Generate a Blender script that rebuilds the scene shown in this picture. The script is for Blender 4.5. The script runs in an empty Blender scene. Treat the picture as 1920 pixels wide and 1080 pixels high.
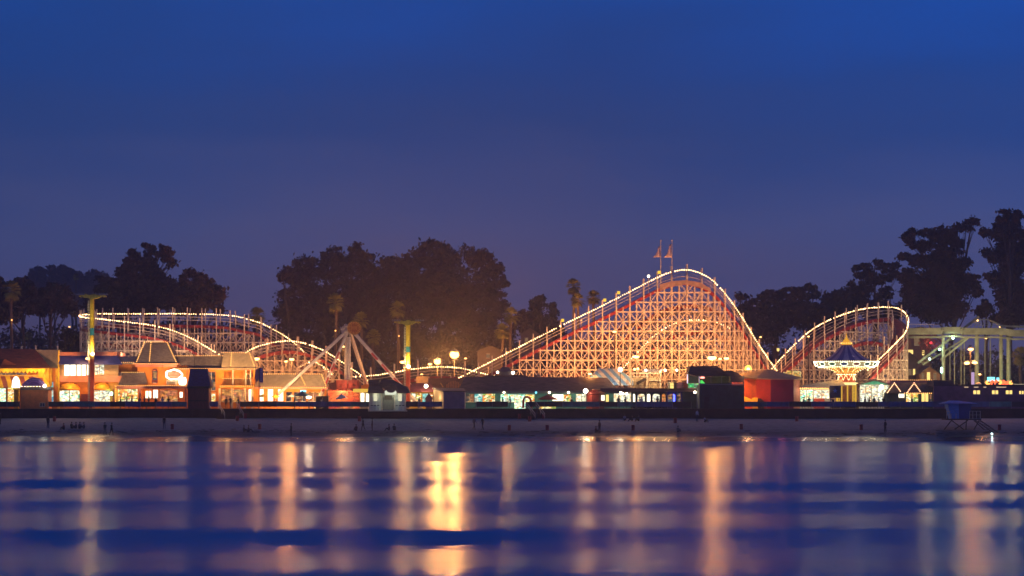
import bpy, bmesh, math, random
from mathutils import Vector, Matrix, noise
import numpy as np
R = math.radians
SC = bpy.context.scene
COL = SC.collection

# ------------------------------------------------------------------ camera
F = 5000.0          # focal length in pixels of a 1920 px wide picture
HY = 756.0          # picture row of the horizon
CH = 5.2            # camera height above the water
cam_d = bpy.data.cameras.new("camera")
cam = bpy.data.objects.new("camera", cam_d); COL.objects.link(cam)
cam_d.sensor_width = 36; cam_d.lens = 36*F/1920
cam_d.shift_y = (HY-540)/1920
cam_d.clip_end = 6000; cam_d.clip_start = 0.5
cam.location = (0, 0, CH); cam.rotation_euler = (R(90), 0, 0)
SC.camera = cam

# ------------------------------------------------------------------ view, render
SC.view_settings.view_transform = 'Standard'
SC.view_settings.look = 'None'
SC.view_settings.exposure = 0
SC.view_settings.gamma = 1
cy = SC.cycles
SC.render.engine = 'CYCLES'
cy.use_denoising = True
cy.max_bounces = 6; cy.diffuse_bounces = 2; cy.glossy_bounces = 3; cy.transmission_bounces = 3
cy.volume_bounces = 0; cy.transparent_max_bounces = 6
cy.sample_clamp_indirect = 4.0; cy.sample_clamp_direct = 0
cy.caustics_reflective = True; cy.caustics_refractive = False
cy.use_light_tree = True

# ------------------------------------------------------------------ world: dusk sky
wd = bpy.data.worlds.new("World"); SC.world = wd; wd.use_nodes = True
nt = wd.node_tree; nt.nodes.clear()
def nn(t, kind, **kw):
    n = t.nodes.new(kind)
    for k, v in kw.items(): setattr(n, k, v)
    return n
def ramp(t, fac, stops, interp='LINEAR'):
    n = nn(t, 'ShaderNodeValToRGB'); cr = n.color_ramp; cr.interpolation = interp
    while len(cr.elements) < len(stops): cr.elements.new(0.5)
    for e, (p, c) in zip(cr.elements, stops):
        e.position = p; e.color = (*c, 1) if len(c) == 3 else c
    t.links.new(fac, n.inputs[0]); return n.outputs[0]
def math_(t, op, a, b=None, c=None):
    n = nn(t, 'ShaderNodeMath', operation=op)
    for i, v in enumerate((a, b, c)):
        if v is None: continue
        if isinstance(v, (int, float)): n.inputs[i].default_value = v
        else: t.links.new(v, n.inputs[i])
    return n.outputs[0]
def mixc(t, fac, a, b, mode='MIX'):
    n = nn(t, 'ShaderNodeMix', data_type='RGBA', blend_type=mode)
    for i, v in ((0, fac), (6, a), (7, b)):
        if isinstance(v, (int, float)): n.inputs[i].default_value = v
        elif isinstance(v, tuple): n.inputs[i].default_value = (*v, 1)
        else: t.links.new(v, n.inputs[i])
    return n.outputs[2]
def srgb(r, g, b):
    f = lambda v: (v/255/12.92) if v/255 <= .04045 else ((v/255+.055)/1.055)**2.4
    return (f(r), f(g), f(b))
tc = nn(nt, 'ShaderNodeTexCoord')
sep = nn(nt, 'ShaderNodeSeparateXYZ'); nt.links.new(tc.outputs['Generated'], sep.inputs[0])
elev = sep.outputs[2]; az = sep.outputs[0]
mp = nn(nt, 'ShaderNodeMapping'); mp.inputs['Scale'].default_value = (5, 5, 26)
nt.links.new(tc.outputs['Generated'], mp.inputs[0])
nz = nn(nt, 'ShaderNodeTexNoise'); nz.inputs['Scale'].default_value = 1.0; nz.inputs['Detail'].default_value = 4; nz.inputs['Roughness'].default_value = .5
nt.links.new(mp.outputs[0], nz.inputs[0])
wob = math_(nt, 'MULTIPLY', math_(nt, 'SUBTRACT', nz.outputs[0], 0.5), 0.07)
e2 = math_(nt, 'ADD', elev, wob)
# elevation is sin(angle): horizon 0, top of the picture about 0.15
SKY = ramp(nt, e2, [
    (0.00, srgb(76, 64, 92)), (0.035, srgb(84, 79, 120)), (0.066, srgb(72, 80, 131)),
    (0.10, srgb(43, 69, 131)), (0.13, srgb(33, 69, 140)), (0.16, srgb(27, 76, 162)), (0.21, srgb(18, 74, 170)), (0.40, srgb(28, 62, 130)), (1.0, srgb(44, 56, 98))])
# a touch deeper to the left, clearer blue to the upper right
side = ramp(nt, math_(nt, 'ADD', math_(nt, 'MULTIPLY', az, 2.0), 0.5), [(0.0, (0.84, 0.9, 0.92)), (0.25, (.92, 1.0, 1.02)), (0.55, (0.88, 0.93, 0.95)), (0.75, (.93, 1.05, 1.1)), (1.0, (0.95, 1.22, 1.35))])
c1 = mixc(nt, 1.0, SKY, side, 'MULTIPLY')
sky = nn(nt, 'ShaderNodeTexSky', sky_type='NISHITA'); sky.sun_disc = False
sky.sun_elevation = R(-4); sky.sun_rotation = R(200); sky.ozone_density = 4
skyc = mixc(nt, 1.0, sky.outputs[0], (0.05, 0.05, 0.05), 'MULTIPLY')
c2 = mixc(nt, 1.0, c1, skyc, 'ADD')
bg = nn(nt, 'ShaderNodeBackground'); nt.links.new(c2, bg.inputs[0]); bg.inputs[1].default_value = 0.92
wo = nn(nt, 'ShaderNodeOutputWorld'); nt.links.new(bg.outputs[0], wo.inputs[0])

# ------------------------------------------------------------------ geometry helpers
def P(px, py, Y):
    return Vector(((px-960)/F*Y, Y, CH+(HY-py)/F*Y))
def X_(px, Y): return (px-960)/F*Y
def Z_(py, Y): return CH+(HY-py)/F*Y
DECK = 4.40
class MB:
    def __init__(s): s.v = []; s.f = []; s.m = []; s.g = []
    def add(s, vs, fs, mi=0):
        b = len(s.v); s.g.append((b, len(s.f))); s.v += [tuple(v) for v in vs]
        s.f += [tuple(i+b for i in f) for f in fs]; s.m += [mi]*len(fs); return s
    def box(s, x0, x1, y0, y1, z0, z1, mi=0):
        vs = [(x, y, z) for z in (z0, z1) for y in (y0, y1) for x in (x0, x1)]
        return s.add(vs, [(0,2,3,1), (4,5,7,6), (0,1,5,4), (2,6,7,3), (0,4,6,2), (1,3,7,5)], mi)
    def pbox(s, px0, px1, py0, py1, Y, d, mi=0):     # front face at Y, measured from the picture at that distance
        return s.box(X_(px0, Y), X_(px1, Y), Y, Y+d, Z_(py1, Y), Z_(py0, Y), mi)
    def prism(s, poly, Y, d, mi=0):                  # poly of picture points at distance Y, pushed back by d
        n = len(poly); a = [P(x, y, Y) for x, y in poly]; b = [v+Vector((0, d, 0)) for v in a]
        fs = [tuple(range(n)), tuple(range(2*n-1, n-1, -1))]
        for i in range(n): j = (i+1) % n; fs.append((i, i+n, j+n, j))
        return s.add(a+b, fs, mi)
    def frustum(s, bx0, bx1, by, tx0, tx1, ty, Y, depth, inset=None, mi=0):
        a = [X_(bx0, Y), X_(bx1, Y)]; t = [X_(tx0, Y), X_(tx1, Y)]
        ins = inset if inset is not None else min(abs(t[0]-a[0]), depth*.4)
        z0 = Z_(by, Y); z1 = Z_(ty, Y)
        vs = [(a[0], Y, z0), (a[1], Y, z0), (a[1], Y+depth, z0), (a[0], Y+depth, z0),
              (t[0], Y+ins, z1), (t[1], Y+ins, z1), (t[1], Y+depth-ins, z1), (t[0], Y+depth-ins, z1)]
        return s.add(vs, [(3,2,1,0), (4,5,6,7), (0,1,5,4), (1,2,6,5), (2,3,7,6), (3,0,4,7)], mi)
    def bar(s, p, q, w=.15, h=None, mi=0):
        h = w if h is None else h
        p = Vector(p); q = Vector(q); d = q-p
        if d.length < 1e-4: return s
        d.normalize()
        up = Vector((0, 0, 1)) if abs(d.z) < .95 else Vector((0, 1, 0))
        a = d.cross(up).normalized()*w/2; b = a.cross(d).normalized()*h/2
        vs = [p-a-b, p+a-b, p+a+b, p-a+b, q-a-b, q+a-b, q+a+b, q-a+b]
        return s.add(vs, [(3,2,1,0), (4,5,6,7), (0,1,5,4), (1,2,6,5), (2,3,7,6), (3,0,4,7)], mi)
    def tube(s, path, r, n=6, mi=0, cap=True):
        path = [Vector(p) for p in path]; k = len(path)
        rs = r if isinstance(r, (list, tuple)) else [r]*k
        vs = []; fs = []
        for i, p in enumerate(path):
            d = (path[min(i+1, k-1)]-path[max(i-1, 0)]).normalized()
            up = Vector((0, 0, 1)) if abs(d.z) < .9 else Vector((0, 1, 0))
            a = d.cross(up).normalized(); b = a.cross(d)
            for j in range(n):
                t = 2*math.pi*j/n; vs.append(p+(a*math.cos(t)+b*math.sin(t))*rs[i])
        for i in range(k-1):
            for j in range(n):
                j2 = (j+1) % n; fs.append((i*n+j, i*n+j2, (i+1)*n+j2, (i+1)*n+j))
        if cap: fs.append(tuple(range(n))[::-1]); fs.append(tuple((k-1)*n+j for j in range(n)))
        return s.add(vs, fs, mi)
    def lathe(s, prof, c, n=16, mi=0, a0=0.0, sx=1, sy=1):     # prof: (radius, z) bottom to top
        c = Vector(c); vs = []; fs = []
        for r, z in prof:
            for j in range(n):
                t = a0+2*math.pi*j/n; vs.append(c+Vector((r*math.cos(t)*sx, r*math.sin(t)*sy, z)))
        for i in range(len(prof)-1):
            for j in range(n):
                j2 = (j+1) % n; fs.append((i*n+j, i*n+j2, (i+1)*n+j2, (i+1)*n+j))
        fs.append(tuple(range(n))[::-1]); fs.append(tuple((len(prof)-1)*n+j for j in range(n)))
        return s.add(vs, fs, mi)
    def ball(s, c, r, mi=0, n=8, m=5, sq=(1, 1, 1)):
        prof = [(max(.02, math.cos(R(-90+180*i/m)))*r if 0 < i < m else .02*r, math.sin(R(-90+180*i/m))*r*sq[2]) for i in range(m+1)]
        return s.lathe(prof, c, n, mi, 0, sq[0], sq[1])
    def bulb(s, c, r, mi=0):
        x, y, z = c
        return s.add([(x-r,y,z), (x+r,y,z), (x,y-r,z), (x,y+r,z), (x,y,z-r), (x,y,z+r)],
                     [(0,2,5), (2,1,5), (1,3,5), (3,0,5), (2,0,4), (1,2,4), (3,1,4), (0,3,4)], mi)
    def sheet(s, grid, mi=0):                        # grid[i][j] of points
        n = len(grid); m = len(grid[0]); vs = [p for row in grid for p in row]
        return s.add(vs, [(i*m+j, i*m+j+1, (i+1)*m+j+1, (i+1)*m+j) for i in range(n-1) for j in range(m-1)], mi)
    def build_each(s, name, mats, parent=None, label=None):   # every piece an object of its own
        for k, (v0, f0) in enumerate(s.g):
            v1, f1 = s.g[k+1] if k+1 < len(s.g) else (len(s.v), len(s.f))
            q = MB(); q.add(s.v[v0:v1], [tuple(i-v0 for i in f) for f in s.f[f0:f1]]); q.build(name, mats, parent, label)
    def build(s, name, mats, parent=None, label=None, smooth=False):
        me = bpy.data.meshes.new(name)
        off = parent_loc(parent)
        me.from_pydata([(v[0]-off[0], v[1]-off[1], v[2]-off[2]) for v in s.v], [], s.f)
        if not isinstance(mats, (list, tuple)): mats = [mats]
        for m in mats: me.materials.append(m)
        me.polygons.foreach_set('material_index', s.m)
        if smooth: me.polygons.foreach_set('use_smooth', [True]*len(s.f))
        me.update()
        o = bpy.data.objects.new(name, me); COL.objects.link(o)
        if parent is not None: o.parent = parent
        if label: o['label'] = label
        return o
def parent_loc(p):
    v = Vector((0, 0, 0))
    while p is not None: v += Vector(p.location); p = p.parent
    return v
def tag(o, label, cat, group=None, kind=None):
    if label: o['label'] = label
    if cat: o['category'] = cat
    if group: o['group'] = group
    if kind: o['kind'] = kind
    return o
def thing(name, label, cat, loc, group=None):
    o = bpy.data.objects.new(name, None); COL.objects.link(o)
    o.location = loc; o.empty_display_size = .3
    return tag(o, label, cat, group)
def single(mb, name, mats, label, cat, group=None, smooth=False):
    return tag(mb.build(name, mats, None, None, smooth), label, cat, group)
def struct(mb, name, mats, smooth=False):
    o = mb.build(name, mats, None, None, smooth); o['kind'] = 'structure'; return o
def copy_thing(o, loc=None, rz=None, label=None, group=None, parent=None):
    c = o.copy(); COL.objects.link(c); c.parent = parent
    if loc is not None: c.location = loc
    if rz is not None: c.rotation_euler = (0, 0, rz)
    if label: c['label'] = label
    if group: c['group'] = group
    for ch in list(o.children): copy_thing(ch, parent=c)
    return c

# ------------------------------------------------------------------ materials
MATS = {}
def mat(name, col, rough=.7, var=.18, scale=1.5, metal=0, stretch=(1, 1, 1), bump=0.0, spec=.3):
    if name in MATS: return MATS[name]
    m = bpy.data.materials.new(name); m.use_nodes = True; t = m.node_tree
    b = t.nodes['Principled BSDF']; b.inputs['Roughness'].default_value = rough
    b.inputs['Metallic'].default_value = metal; b.inputs['Specular IOR Level'].default_value = spec
    g = nn(t, 'ShaderNodeNewGeometry'); mpp = nn(t, 'ShaderNodeMapping'); mpp.inputs['Scale'].default_value = stretch
    t.links.new(g.outputs['Position'], mpp.inputs[0])
    z = nn(t, 'ShaderNodeTexNoise'); z.inputs['Scale'].default_value = scale; z.inputs['Detail'].default_value = 5
    t.links.new(mpp.outputs[0], z.inputs[0])
    lo = tuple(c*(1-var*1.6) for c in col); hi = tuple(min(1, c*(1+var*1.3)) for c in col)
    cc = ramp(t, z.outputs[0], [(.3, lo), (.55, col), (.75, hi)])
    t.links.new(cc, b.inputs['Base Color'])
    if bump:
        bp = nn(t, 'ShaderNodeBump'); bp.inputs['Strength'].default_value = bump; bp.inputs['Distance'].default_value = .05
        t.links.new(z.outputs[0], bp.inputs['Height']); t.links.new(bp.outputs[0], b.inputs['Normal'])
    MATS[name] = m; return m
def emit(name, col, s):
    if name in MATS: return MATS[name]
    m = bpy.data.materials.new(name); m.use_nodes = True; t = m.node_tree
    t.nodes.remove(t.nodes['Principled BSDF'])
    e = nn(t, 'ShaderNodeEmission'); e.inputs[0].default_value = (*col, 1); e.inputs[1].default_value = s
    t.links.new(e.outputs[0], t.nodes['Material Output'].inputs[0])
    MATS[name] = m; return m
def shopglow(name, cols, s, scale=1.6, seed=0):
    """lit interior full of coloured goods, seen through the opening"""
    if name in MATS: return MATS[name]
    m = bpy.data.materials.new(name); m.use_nodes = True; t = m.node_tree
    t.nodes.remove(t.nodes['Principled BSDF'])
    g = nn(t, 'ShaderNodeNewGeometry'); mpp = nn(t, 'ShaderNodeMapping')
    mpp.inputs['Location'].default_value = (seed*7.3, 0, seed*3.1); mpp.inputs['Scale'].default_value = (1, .3, 1.6)
    t.links.new(g.outputs['Position'], mpp.inputs[0])
    v = nn(t, 'ShaderNodeTexVoronoi'); v.inputs['Scale'].default_value = scale; v.distance = 'CHEBYCHEV'
    t.links.new(mpp.outputs[0], v.inputs[0])
    sx = nn(t, 'ShaderNodeSeparateColor'); t.links.new(v.outputs['Color'], sx.inputs[0])
    n = len(cols); stops = [(i/n, c) for i, c in enumerate(cols)]
    cc = ramp(t, sx.outputs[0], stops, 'CONSTANT')
    z = nn(t, 'ShaderNodeTexNoise'); z.inputs['Scale'].default_value = 3.2; z.inputs['Detail'].default_value = 3
    t.links.new(mpp.outputs[0], z.inputs[0])
    st = math_(t, 'MULTIPLY', ramp(t, z.outputs[0], [(.32, (.3,)*3), (.5, (.8,)*3), (.68, (1.6,)*3)]), s)
    e = nn(t, 'ShaderNodeEmission'); t.links.new(cc, e.inputs[0]); t.links.new(st, e.inputs[1])
    t.links.new(e.outputs[0], t.nodes['Material Output'].inputs[0])
    MATS[name] = m; return m
def stripes(name, ca, cb, freq, axis=(1, 0, 0), rough=.7, sharp=True, emission=0):
    if name in MATS: return MATS[name]
    m = bpy.data.materials.new(name); m.use_nodes = True; t = m.node_tree; b = t.nodes['Principled BSDF']
    b.inputs['Roughness'].default_value = rough
    g = nn(t, 'ShaderNodeNewGeometry'); d = nn(t, 'ShaderNodeVectorMath', operation='DOT_PRODUCT')
    d.inputs[1].default_value = axis; t.links.new(g.outputs['Position'], d.inputs[0])
    s_ = math_(t, 'FRACT', math_(t, 'MULTIPLY', d.outputs['Value'], freq))
    cc = ramp(t, s_, [(0, ca), (.48, ca), (.52, cb), (1, cb)])
    t.links.new(cc, b.inputs['Base Color'])
    MATS[name] = m; return m

WARM = (1.0, .50, .17); BULB = (1.0, .58, .25)
M = dict(
 white=mat('white_timber_paint', (.66, .53, .40), .6, .2, 2), red=mat('red_track_paint', (.3, .024, .02), .5, .25, 1.5),
 rail=mat('worn_steel', (.25, .22, .2), .4, .2, 3, .7), dark=mat('dark_wood', (.035, .024, .022), .8, .3, 2),
 orange=mat('orange_stucco', (.74, .25, .035), .8, .14, 1.2, bump=.15), salmon=mat('salmon_trim', (.66, .26, .16), .6, .1, 2),
 tan=mat('tan_siding', (.5, .36, .2), .8, .12, 2), shingle=mat('grey_brown_shingles', (.17, .13, .11), .85, .3, 2.5, stretch=(1, 1, 3), bump=.3),
 brownroof=mat('brown_shingle_roof', (.22, .07, .035), .85, .3, 2, stretch=(.6, 1, 3), bump=.3),
 darkroof=mat('dark_brown_roof', (.15, .09, .075), .85, .3, 1.5, stretch=(.6, 1, 3), bump=.3),
 navy=mat('navy_shingles', (.055, .055, .15), .7, .3, 3, stretch=(1, 1, 3)), blueawn=mat('blue_awning', (.045, .06, .28), .7, .2, 1),
 maroon=mat('maroon_boards', (.2, .045, .04), .7, .3, 4, stretch=(4, 1, .3)), yellow=mat('yellow_paint', (.8, .5, .03), .6, .1, 2),
 gold=mat('gold_paint', (.75, .42, .08), .45, .15, 2), cream=mat('cream_paint', (.65, .55, .4), .7, .12, 2),
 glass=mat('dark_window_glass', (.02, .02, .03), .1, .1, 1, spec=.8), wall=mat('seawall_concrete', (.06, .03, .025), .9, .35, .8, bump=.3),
 sgreen=mat('green_steel', (.34, .34, .2), .6, .2, 1), trunk=mat('bark', (.09, .065, .05), .9, .3, 3),
 ptrunk=mat('palm_trunk', (.2, .13, .08), .9, .3, 4, stretch=(1, 1, 4)), purple=mat('purple_wall', (.17, .08, .15), .8, .25, 1),
 teal=mat('teal_board', (.06, .2, .2), .7, .3, 1.2), tealdk=mat('dark_teal_wall', (.035, .065, .07), .8, .3, 1.2),
 blueb=mat('blue_board', (.05, .11, .26), .7, .3, 1.2), blk=mat('black_board', (.025, .03, .04), .7, .3, 1.2),
 can=mat('red_barrel', (.4, .03, .03), .5, .2, 4), metal=mat('grey_metal', (.25, .25, .26), .45, .15, 2, .6),
 redw=mat('red_wall', (.5, .05, .03), .7, .15, 1), maroonw=mat('deep_maroon_wall', (.2, .015, .045), .7, .15, 1),
 guard=mat('lifeguard_blue', (.12, .33, .72), .6, .15, 3, stretch=(1, 1, 4)), guardroof=mat('lifeguard_roof_blue', (.09, .24, .6), .6, .15, 2),
 bulb=emit('string_bulb', BULB, 8), trim=emit('trim_bulb', (1.0, .45, .11), 3.6), lampw=emit('white_lamp', (1, .82, .55), 12), lamps=emit('sodium_lamp', (1, .5, .15), 7),
 winw=emit('bright_window', (1, .92, .66), 2.6), winy=emit('yellow_window', (1, .7, .2), 1.5), neonw=emit('white_neon', (1, .8, .6), 5),
 cyan=emit('cyan_sign', (.2, .8, 1), 2.2), neonr=emit('red_neon', (1, .12, .04), 3), blue=emit('blue_light', (.05, .07, 1), 9),
 green=emit('green_light', (.1, 1, .15), .9), pinkl=emit('pink_light', (1, .25, .2), 4), lilac=emit('lilac_sign', (.75, .5, .85), .8),
)
def bulbs(root, pts, mat_=None, r=.09, step=.28, name='light_string', label=None):
    mb = MB(); pts = [Vector(p) for p in pts]
    for a, b in zip(pts, pts[1:]):
        L = (b-a).length; k = max(1, int(L/step))
        for i in range(k): mb.bulb(a.lerp(b, i/k), r)
    mb.tube(pts, r*.3, 3, 1, False)
    return mb.build(name, [mat_ or M['trim'], M['dark']], root, label)
def trimline(root, pts, Y, r=.075):
    return bulbs(root, [P(p[0], p[1], p[2] if len(p) > 2 else Y) for p in pts], None, r)
def light(root, loc, power, col=WARM, radius=.15, spot=None, target=None):
    d = bpy.data.lights.new('lamp_and_fill_light', 'SPOT' if spot else 'POINT'); d.energy = power; d.color = col; d.shadow_soft_size = radius
    o = bpy.data.objects.new('lamp_and_fill_light', d); COL.objects.link(o)  # serves real lamps and also added fill lights that have no fixture
    loc = Vector(loc)
    if spot: d.spot_size = R(spot); d.spot_blend = .6; o.rotation_euler = (Vector(target)-loc).to_track_quat('-Z', 'Y').to_euler()
    if root is not None: o.parent = root; o.location = loc-parent_loc(root)
    else: o.location = loc
    return o

# ------------------------------------------------------------------ ground
def smooth(a, b, t):
    t = max(0, min(1, (t-a)/(b-a))); return t*t*(3-2*t)
def gz(x, y):
    """height of sand, land and hill"""
    w = 1.4*noise.noise((x*.03, 3.1, 0))+.6*noise.noise((x*.11, 9.2, 0))-.5*math.sin(x*.045+.6)
    yy = y+w
    pts = [(-50, -6), (330, -2.2), (352, -.55), (361, 0.0), (365, .55), (367.5, 1.05), (369, 1.3), (374, 1.85), (382, 2.55), (391.5, 3.12), (396, 3.3)]
    if y < 396:
        z = pts[0][1]
        for (a, za), (b, zb) in zip(pts, pts[1:]):
            if yy >= a: z = za+(zb-za)*min(1, (yy-a)/(b-a))
        if yy > 366: z += .05*noise.noise((x*.35, y*.5, 2))+.03*noise.noise((x*1.2, y*1.2, 5))
        return z
    z = 3.3
    ridge = 12.5+5*smooth(60, -70, x)+2.5*noise.noise((x*.012, 7, 1))
    z += (ridge-3.3)*smooth(475, 580, y) + 2.2*noise.noise((x*.02, y*.02, 4))*smooth(480, 600, y)
    return z-14*smooth(900, 1700, y)
mb = MB()
ys = [-50, 200, 300, 330, 345, 352]+[356+.75*i for i in range(48)]+[392, 396, 430, 460, 475]+[490+15*i for i in range(14)]+[760, 850, 1000, 1300, 1800, 3200]
xs = [-2500, -1200, -600, -300, -200]+[-140+2.5*i for i in range(113)]+[200, 300, 600, 1200, 2500]
mb.sheet([[(x, y, gz(x, y)) for x in xs] for y in ys])
def groundmat():
    m = bpy.data.materials.new('beach_sand'); m.use_nodes = True; t = m.node_tree; b = t.nodes['Principled BSDF']
    g = nn(t, 'ShaderNodeNewGeometry'); s = nn(t, 'ShaderNodeSeparateXYZ'); t.links.new(g.outputs['Position'], s.inputs[0])
    z = nn(t, 'ShaderNodeTexNoise'); z.inputs['Scale'].default_value = .5; z.inputs['Detail'].default_value = 6
    mpp = nn(t, 'ShaderNodeMapping'); mpp.inputs['Scale'].default_value = (.35, 1.2, 1); t.links.new(g.outputs['Position'], mpp.inputs[0]); t.links.new(mpp.outputs[0], z.inputs[0])
    h = math_(t, 'ADD', s.outputs[2], math_(t, 'MULTIPLY', math_(t, 'SUBTRACT', z.outputs[0], .5), .9))
    wet = ramp(t, math_(t, 'DIVIDE', h, 5), [(.0, (.06, .055, .055)), (.22, (.09, .08, .078)), (.30, (.25, .235, .23)), (.6, (.36, .335, .315))])
    f = nn(t, 'ShaderNodeTexNoise'); f.inputs['Scale'].default_value = 3; f.inputs['Detail'].default_value = 4; t.links.new(mpp.outputs[0], f.inputs[0])
    c = mixc(t, 1.0, wet, ramp(t, f.outputs[0], [(.35, (.62,)*3), (.6, (1.1,)*3)]), 'MULTIPLY')
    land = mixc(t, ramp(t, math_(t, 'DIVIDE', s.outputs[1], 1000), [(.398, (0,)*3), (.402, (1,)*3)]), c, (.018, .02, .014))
    t.links.new(land, b.inputs['Base Color'])
    rr = ramp(t, math_(t, 'DIVIDE', h, 5), [(.03, (.1,)*3), (.11, (.28,)*3), (.2, (.6,)*3), (.28, (.95,)*3)]); t.links.new(rr, b.inputs['Roughness'])
    bp = nn(t, 'ShaderNodeBump'); bp.inputs['Strength'].default_value = .6; bp.inputs['Distance'].default_value = .12
    t.links.new(f.outputs[0], bp.inputs['Height']); t.links.new(bp.outputs[0], b.inputs['Normal'])
    return m
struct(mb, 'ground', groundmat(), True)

# boardwalk deck behind the seawall
mb = MB(); mb.box(-420, 420, 390.0, 470, DECK-.35, DECK)
struct(mb, 'boardwalk', mat('boardwalk_planks', (.16, .1, .07), .8, .3, 1, stretch=(.3, 3, 1)))

# ------------------------------------------------------------------ water
def wave_slope(x, y):
    """tilt of the swell; bands get longer with distance so they read as lines of surf seen low over the water"""
    n1 = noise.noise((x*.02, y*.012, 1.7)); n2 = noise.noise((x*.026, y*.022, 8.4)); n3 = noise.noise((x*.006, y*.012, 3.3))
    ph = 2*math.pi*y/39+2.0*n1+2.4*n3+4.3
    s = math.sin(ph)+.32*math.sin(2.17*ph+.7+2.2*n1+2*n2)+.12*math.sin(4.3*ph+2*n2)
    return s*(.55+.75*(n2+.5))*(1-.5*smooth(190, 300, y)) + .5*smooth(338, 350, y)
WA = .039
wys = [-60]+list(np.geomspace(8, 60, 14))+list(np.geomspace(62, 384, 190))
wxs = [-2500, -900, -400, -250]+[-150+3.0*i for i in range(101)]+[250, 400, 900, 2500]
grid = []; hz = [0.0]*len(wxs)
for i, y in enumerate(wys):
    row = []
    for j, x in enumerate(wxs):
        if i: hz[j] = (hz[j] + WA*wave_slope(x, y)*(y-wys[i-1]))*math.exp(-(y-wys[i-1])/26.0)
        row.append((x, y, hz[j]*(1-.93*smooth(315, 352, y))))
    grid.append(row)
mb = MB(); mb.sheet(grid)
def watermat():
    m = bpy.data.materials.new('sea_water'); m.use_nodes = True; t = m.node_tree; b = t.nodes['Principled BSDF']
    b.inputs['Base Color'].default_value = (.004, .03, .14, 1); b.inputs['IOR'].default_value = 1.36
    g = nn(t, 'ShaderNodeNewGeometry'); mpp = nn(t, 'ShaderNodeMapping'); mpp.inputs['Scale'].default_value = (.35, 1.0, 1)
    t.links.new(g.outputs['Position'], mpp.inputs[0])
    z = nn(t, 'ShaderNodeTexNoise'); z.inputs['Scale'].default_value = .75; z.inputs['Detail'].default_value = 5; z.inputs['Roughness'].default_value = .6
    t.links.new(mpp.outputs[0], z.inputs[0])
    m2 = nn(t, 'ShaderNodeMapping'); m2.inputs['Scale'].default_value = (.011, .05, 1); t.links.new(g.outputs['Position'], m2.inputs[0])
    z2 = nn(t, 'ShaderNodeTexNoise'); z2.inputs['Scale'].default_value = 1; z2.inputs['Detail'].default_value = 3; t.links.new(m2.outputs[0], z2.inputs[0])
    rr = ramp(t, z2.outputs[0], [(.35, (.14,)*3), (.65, (.195,)*3)]); tg = nn(t, 'ShaderNodeCombineXYZ'); tg.inputs[1].default_value = 1
    bp = nn(t, 'ShaderNodeBump'); bp.inputs['Strength'].default_value = .5; bp.inputs['Distance'].default_value = .17
    t.links.new(z.outputs[0], bp.inputs['Height'])
    df = nn(t, 'ShaderNodeBsdfDiffuse'); df.inputs[0].default_value = (.0, .27, .52, 1)
    gl = nn(t, 'ShaderNodeBsdfAnisotropic'); gl.distribution = 'GGX'; gl.inputs['Color'].default_value = (.94, .97, 1, 1); gl.inputs['Anisotropy'].default_value = .44
    t.links.new(rr, gl.inputs['Roughness']); t.links.new(bp.outputs[0], gl.inputs['Normal']); t.links.new(tg.outputs[0], gl.inputs['Tangent'])
    fr = nn(t, 'ShaderNodeFresnel'); fr.inputs['IOR'].default_value = 1.33
    mx = nn(t, 'ShaderNodeMixShader'); t.links.new(math_(t, 'MULTIPLY', fr.outputs[0], .34), mx.inputs[0]); t.links.new(df.outputs[0], mx.inputs[1]); t.links.new(gl.outputs[0], mx.inputs[2])
    t.nodes.remove(b); t.links.new(mx.outputs[0], t.nodes['Material Output'].inputs[0])
    return m
struct(mb, 'water', watermat(), True)
# ------------------------------------------------------------------ seawall and fence panels
mb = MB(); mb.box(-420, 420, 389.2, 389.98, 2.4, DECK-.12)
mb.box(-420, 420, 389.05, 389.99, DECK-.118, DECK-.004)
for i in range(120):
    x = -180+3.1*i; mb.box(x-.05, x+.05, 389.12, 389.2, 2.4, DECK-.12)
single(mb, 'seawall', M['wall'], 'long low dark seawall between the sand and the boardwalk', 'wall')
FY = 390.6
def fence(x0, x1, cols, label, top=753, bot=765):
    root = thing('boardwalk_fence', label, 'fence', (X_(x0, FY), FY, DECK), 'painted fences along the seawall')
    k = len(cols); w = (x1-x0)/k; mb = MB()
    for i, c in enumerate(cols):
        b = MB(); a0 = x0+w*i+.4; a1 = x0+w*(i+1)-.4
        b.pbox(a0, a1, top+random.uniform(-.4, .4), bot-2.4, FY, .06)
        b.build('fence_panel', M[c], root)
        mb.box(X_(a1, FY), X_(a1+.8, FY), FY-.02, FY+.1, DECK, Z_(top, FY)-.02)
    mb.box(X_(x0, FY)-.06, X_(x0, FY)+.04, FY-.02, FY+.1, DECK, Z_(top, FY)-.02)
    mb.build_each('post', M['metal'], root)
random.seed(3)
fence(-60, 37, ['blueb', 'teal', 'blk', 'tealdk'], 'blue and teal panel fence left of the corrugated arched kiosk')
fence(91, 350, ['blk', 'blueb', 'teal', 'blueb', 'blk', 'blueb', 'tealdk', 'blueb', 'teal'], 'blue and black panel fence between the corrugated kiosk and the navy roofed kiosk')
fence(393, 409, ['blueb'], 'single short blue fence panel right of the navy roofed kiosk')
fence(450, 692, ['blk', 'tealdk', 'teal', 'blueb', 'blueb', 'blueb', 'teal'], 'teal and blue panel fence below the food court umbrellas')
fence(761, 829, ['blk', 'blueb', 'blueb'], 'dark panel fence between the white ticket pavilion and the mauve shed')
fence(893, 953, ['blk', 'blk'], 'black panel fence below the arcade, left of the open shop entry')
fence(986, 1296, ['blk', 'blk', 'teal', 'teal', 'blk', 'teal', 'blueb', 'blueb', 'blk'], 'dark teal panel fence below the red kiosk and the colonnade')
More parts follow.
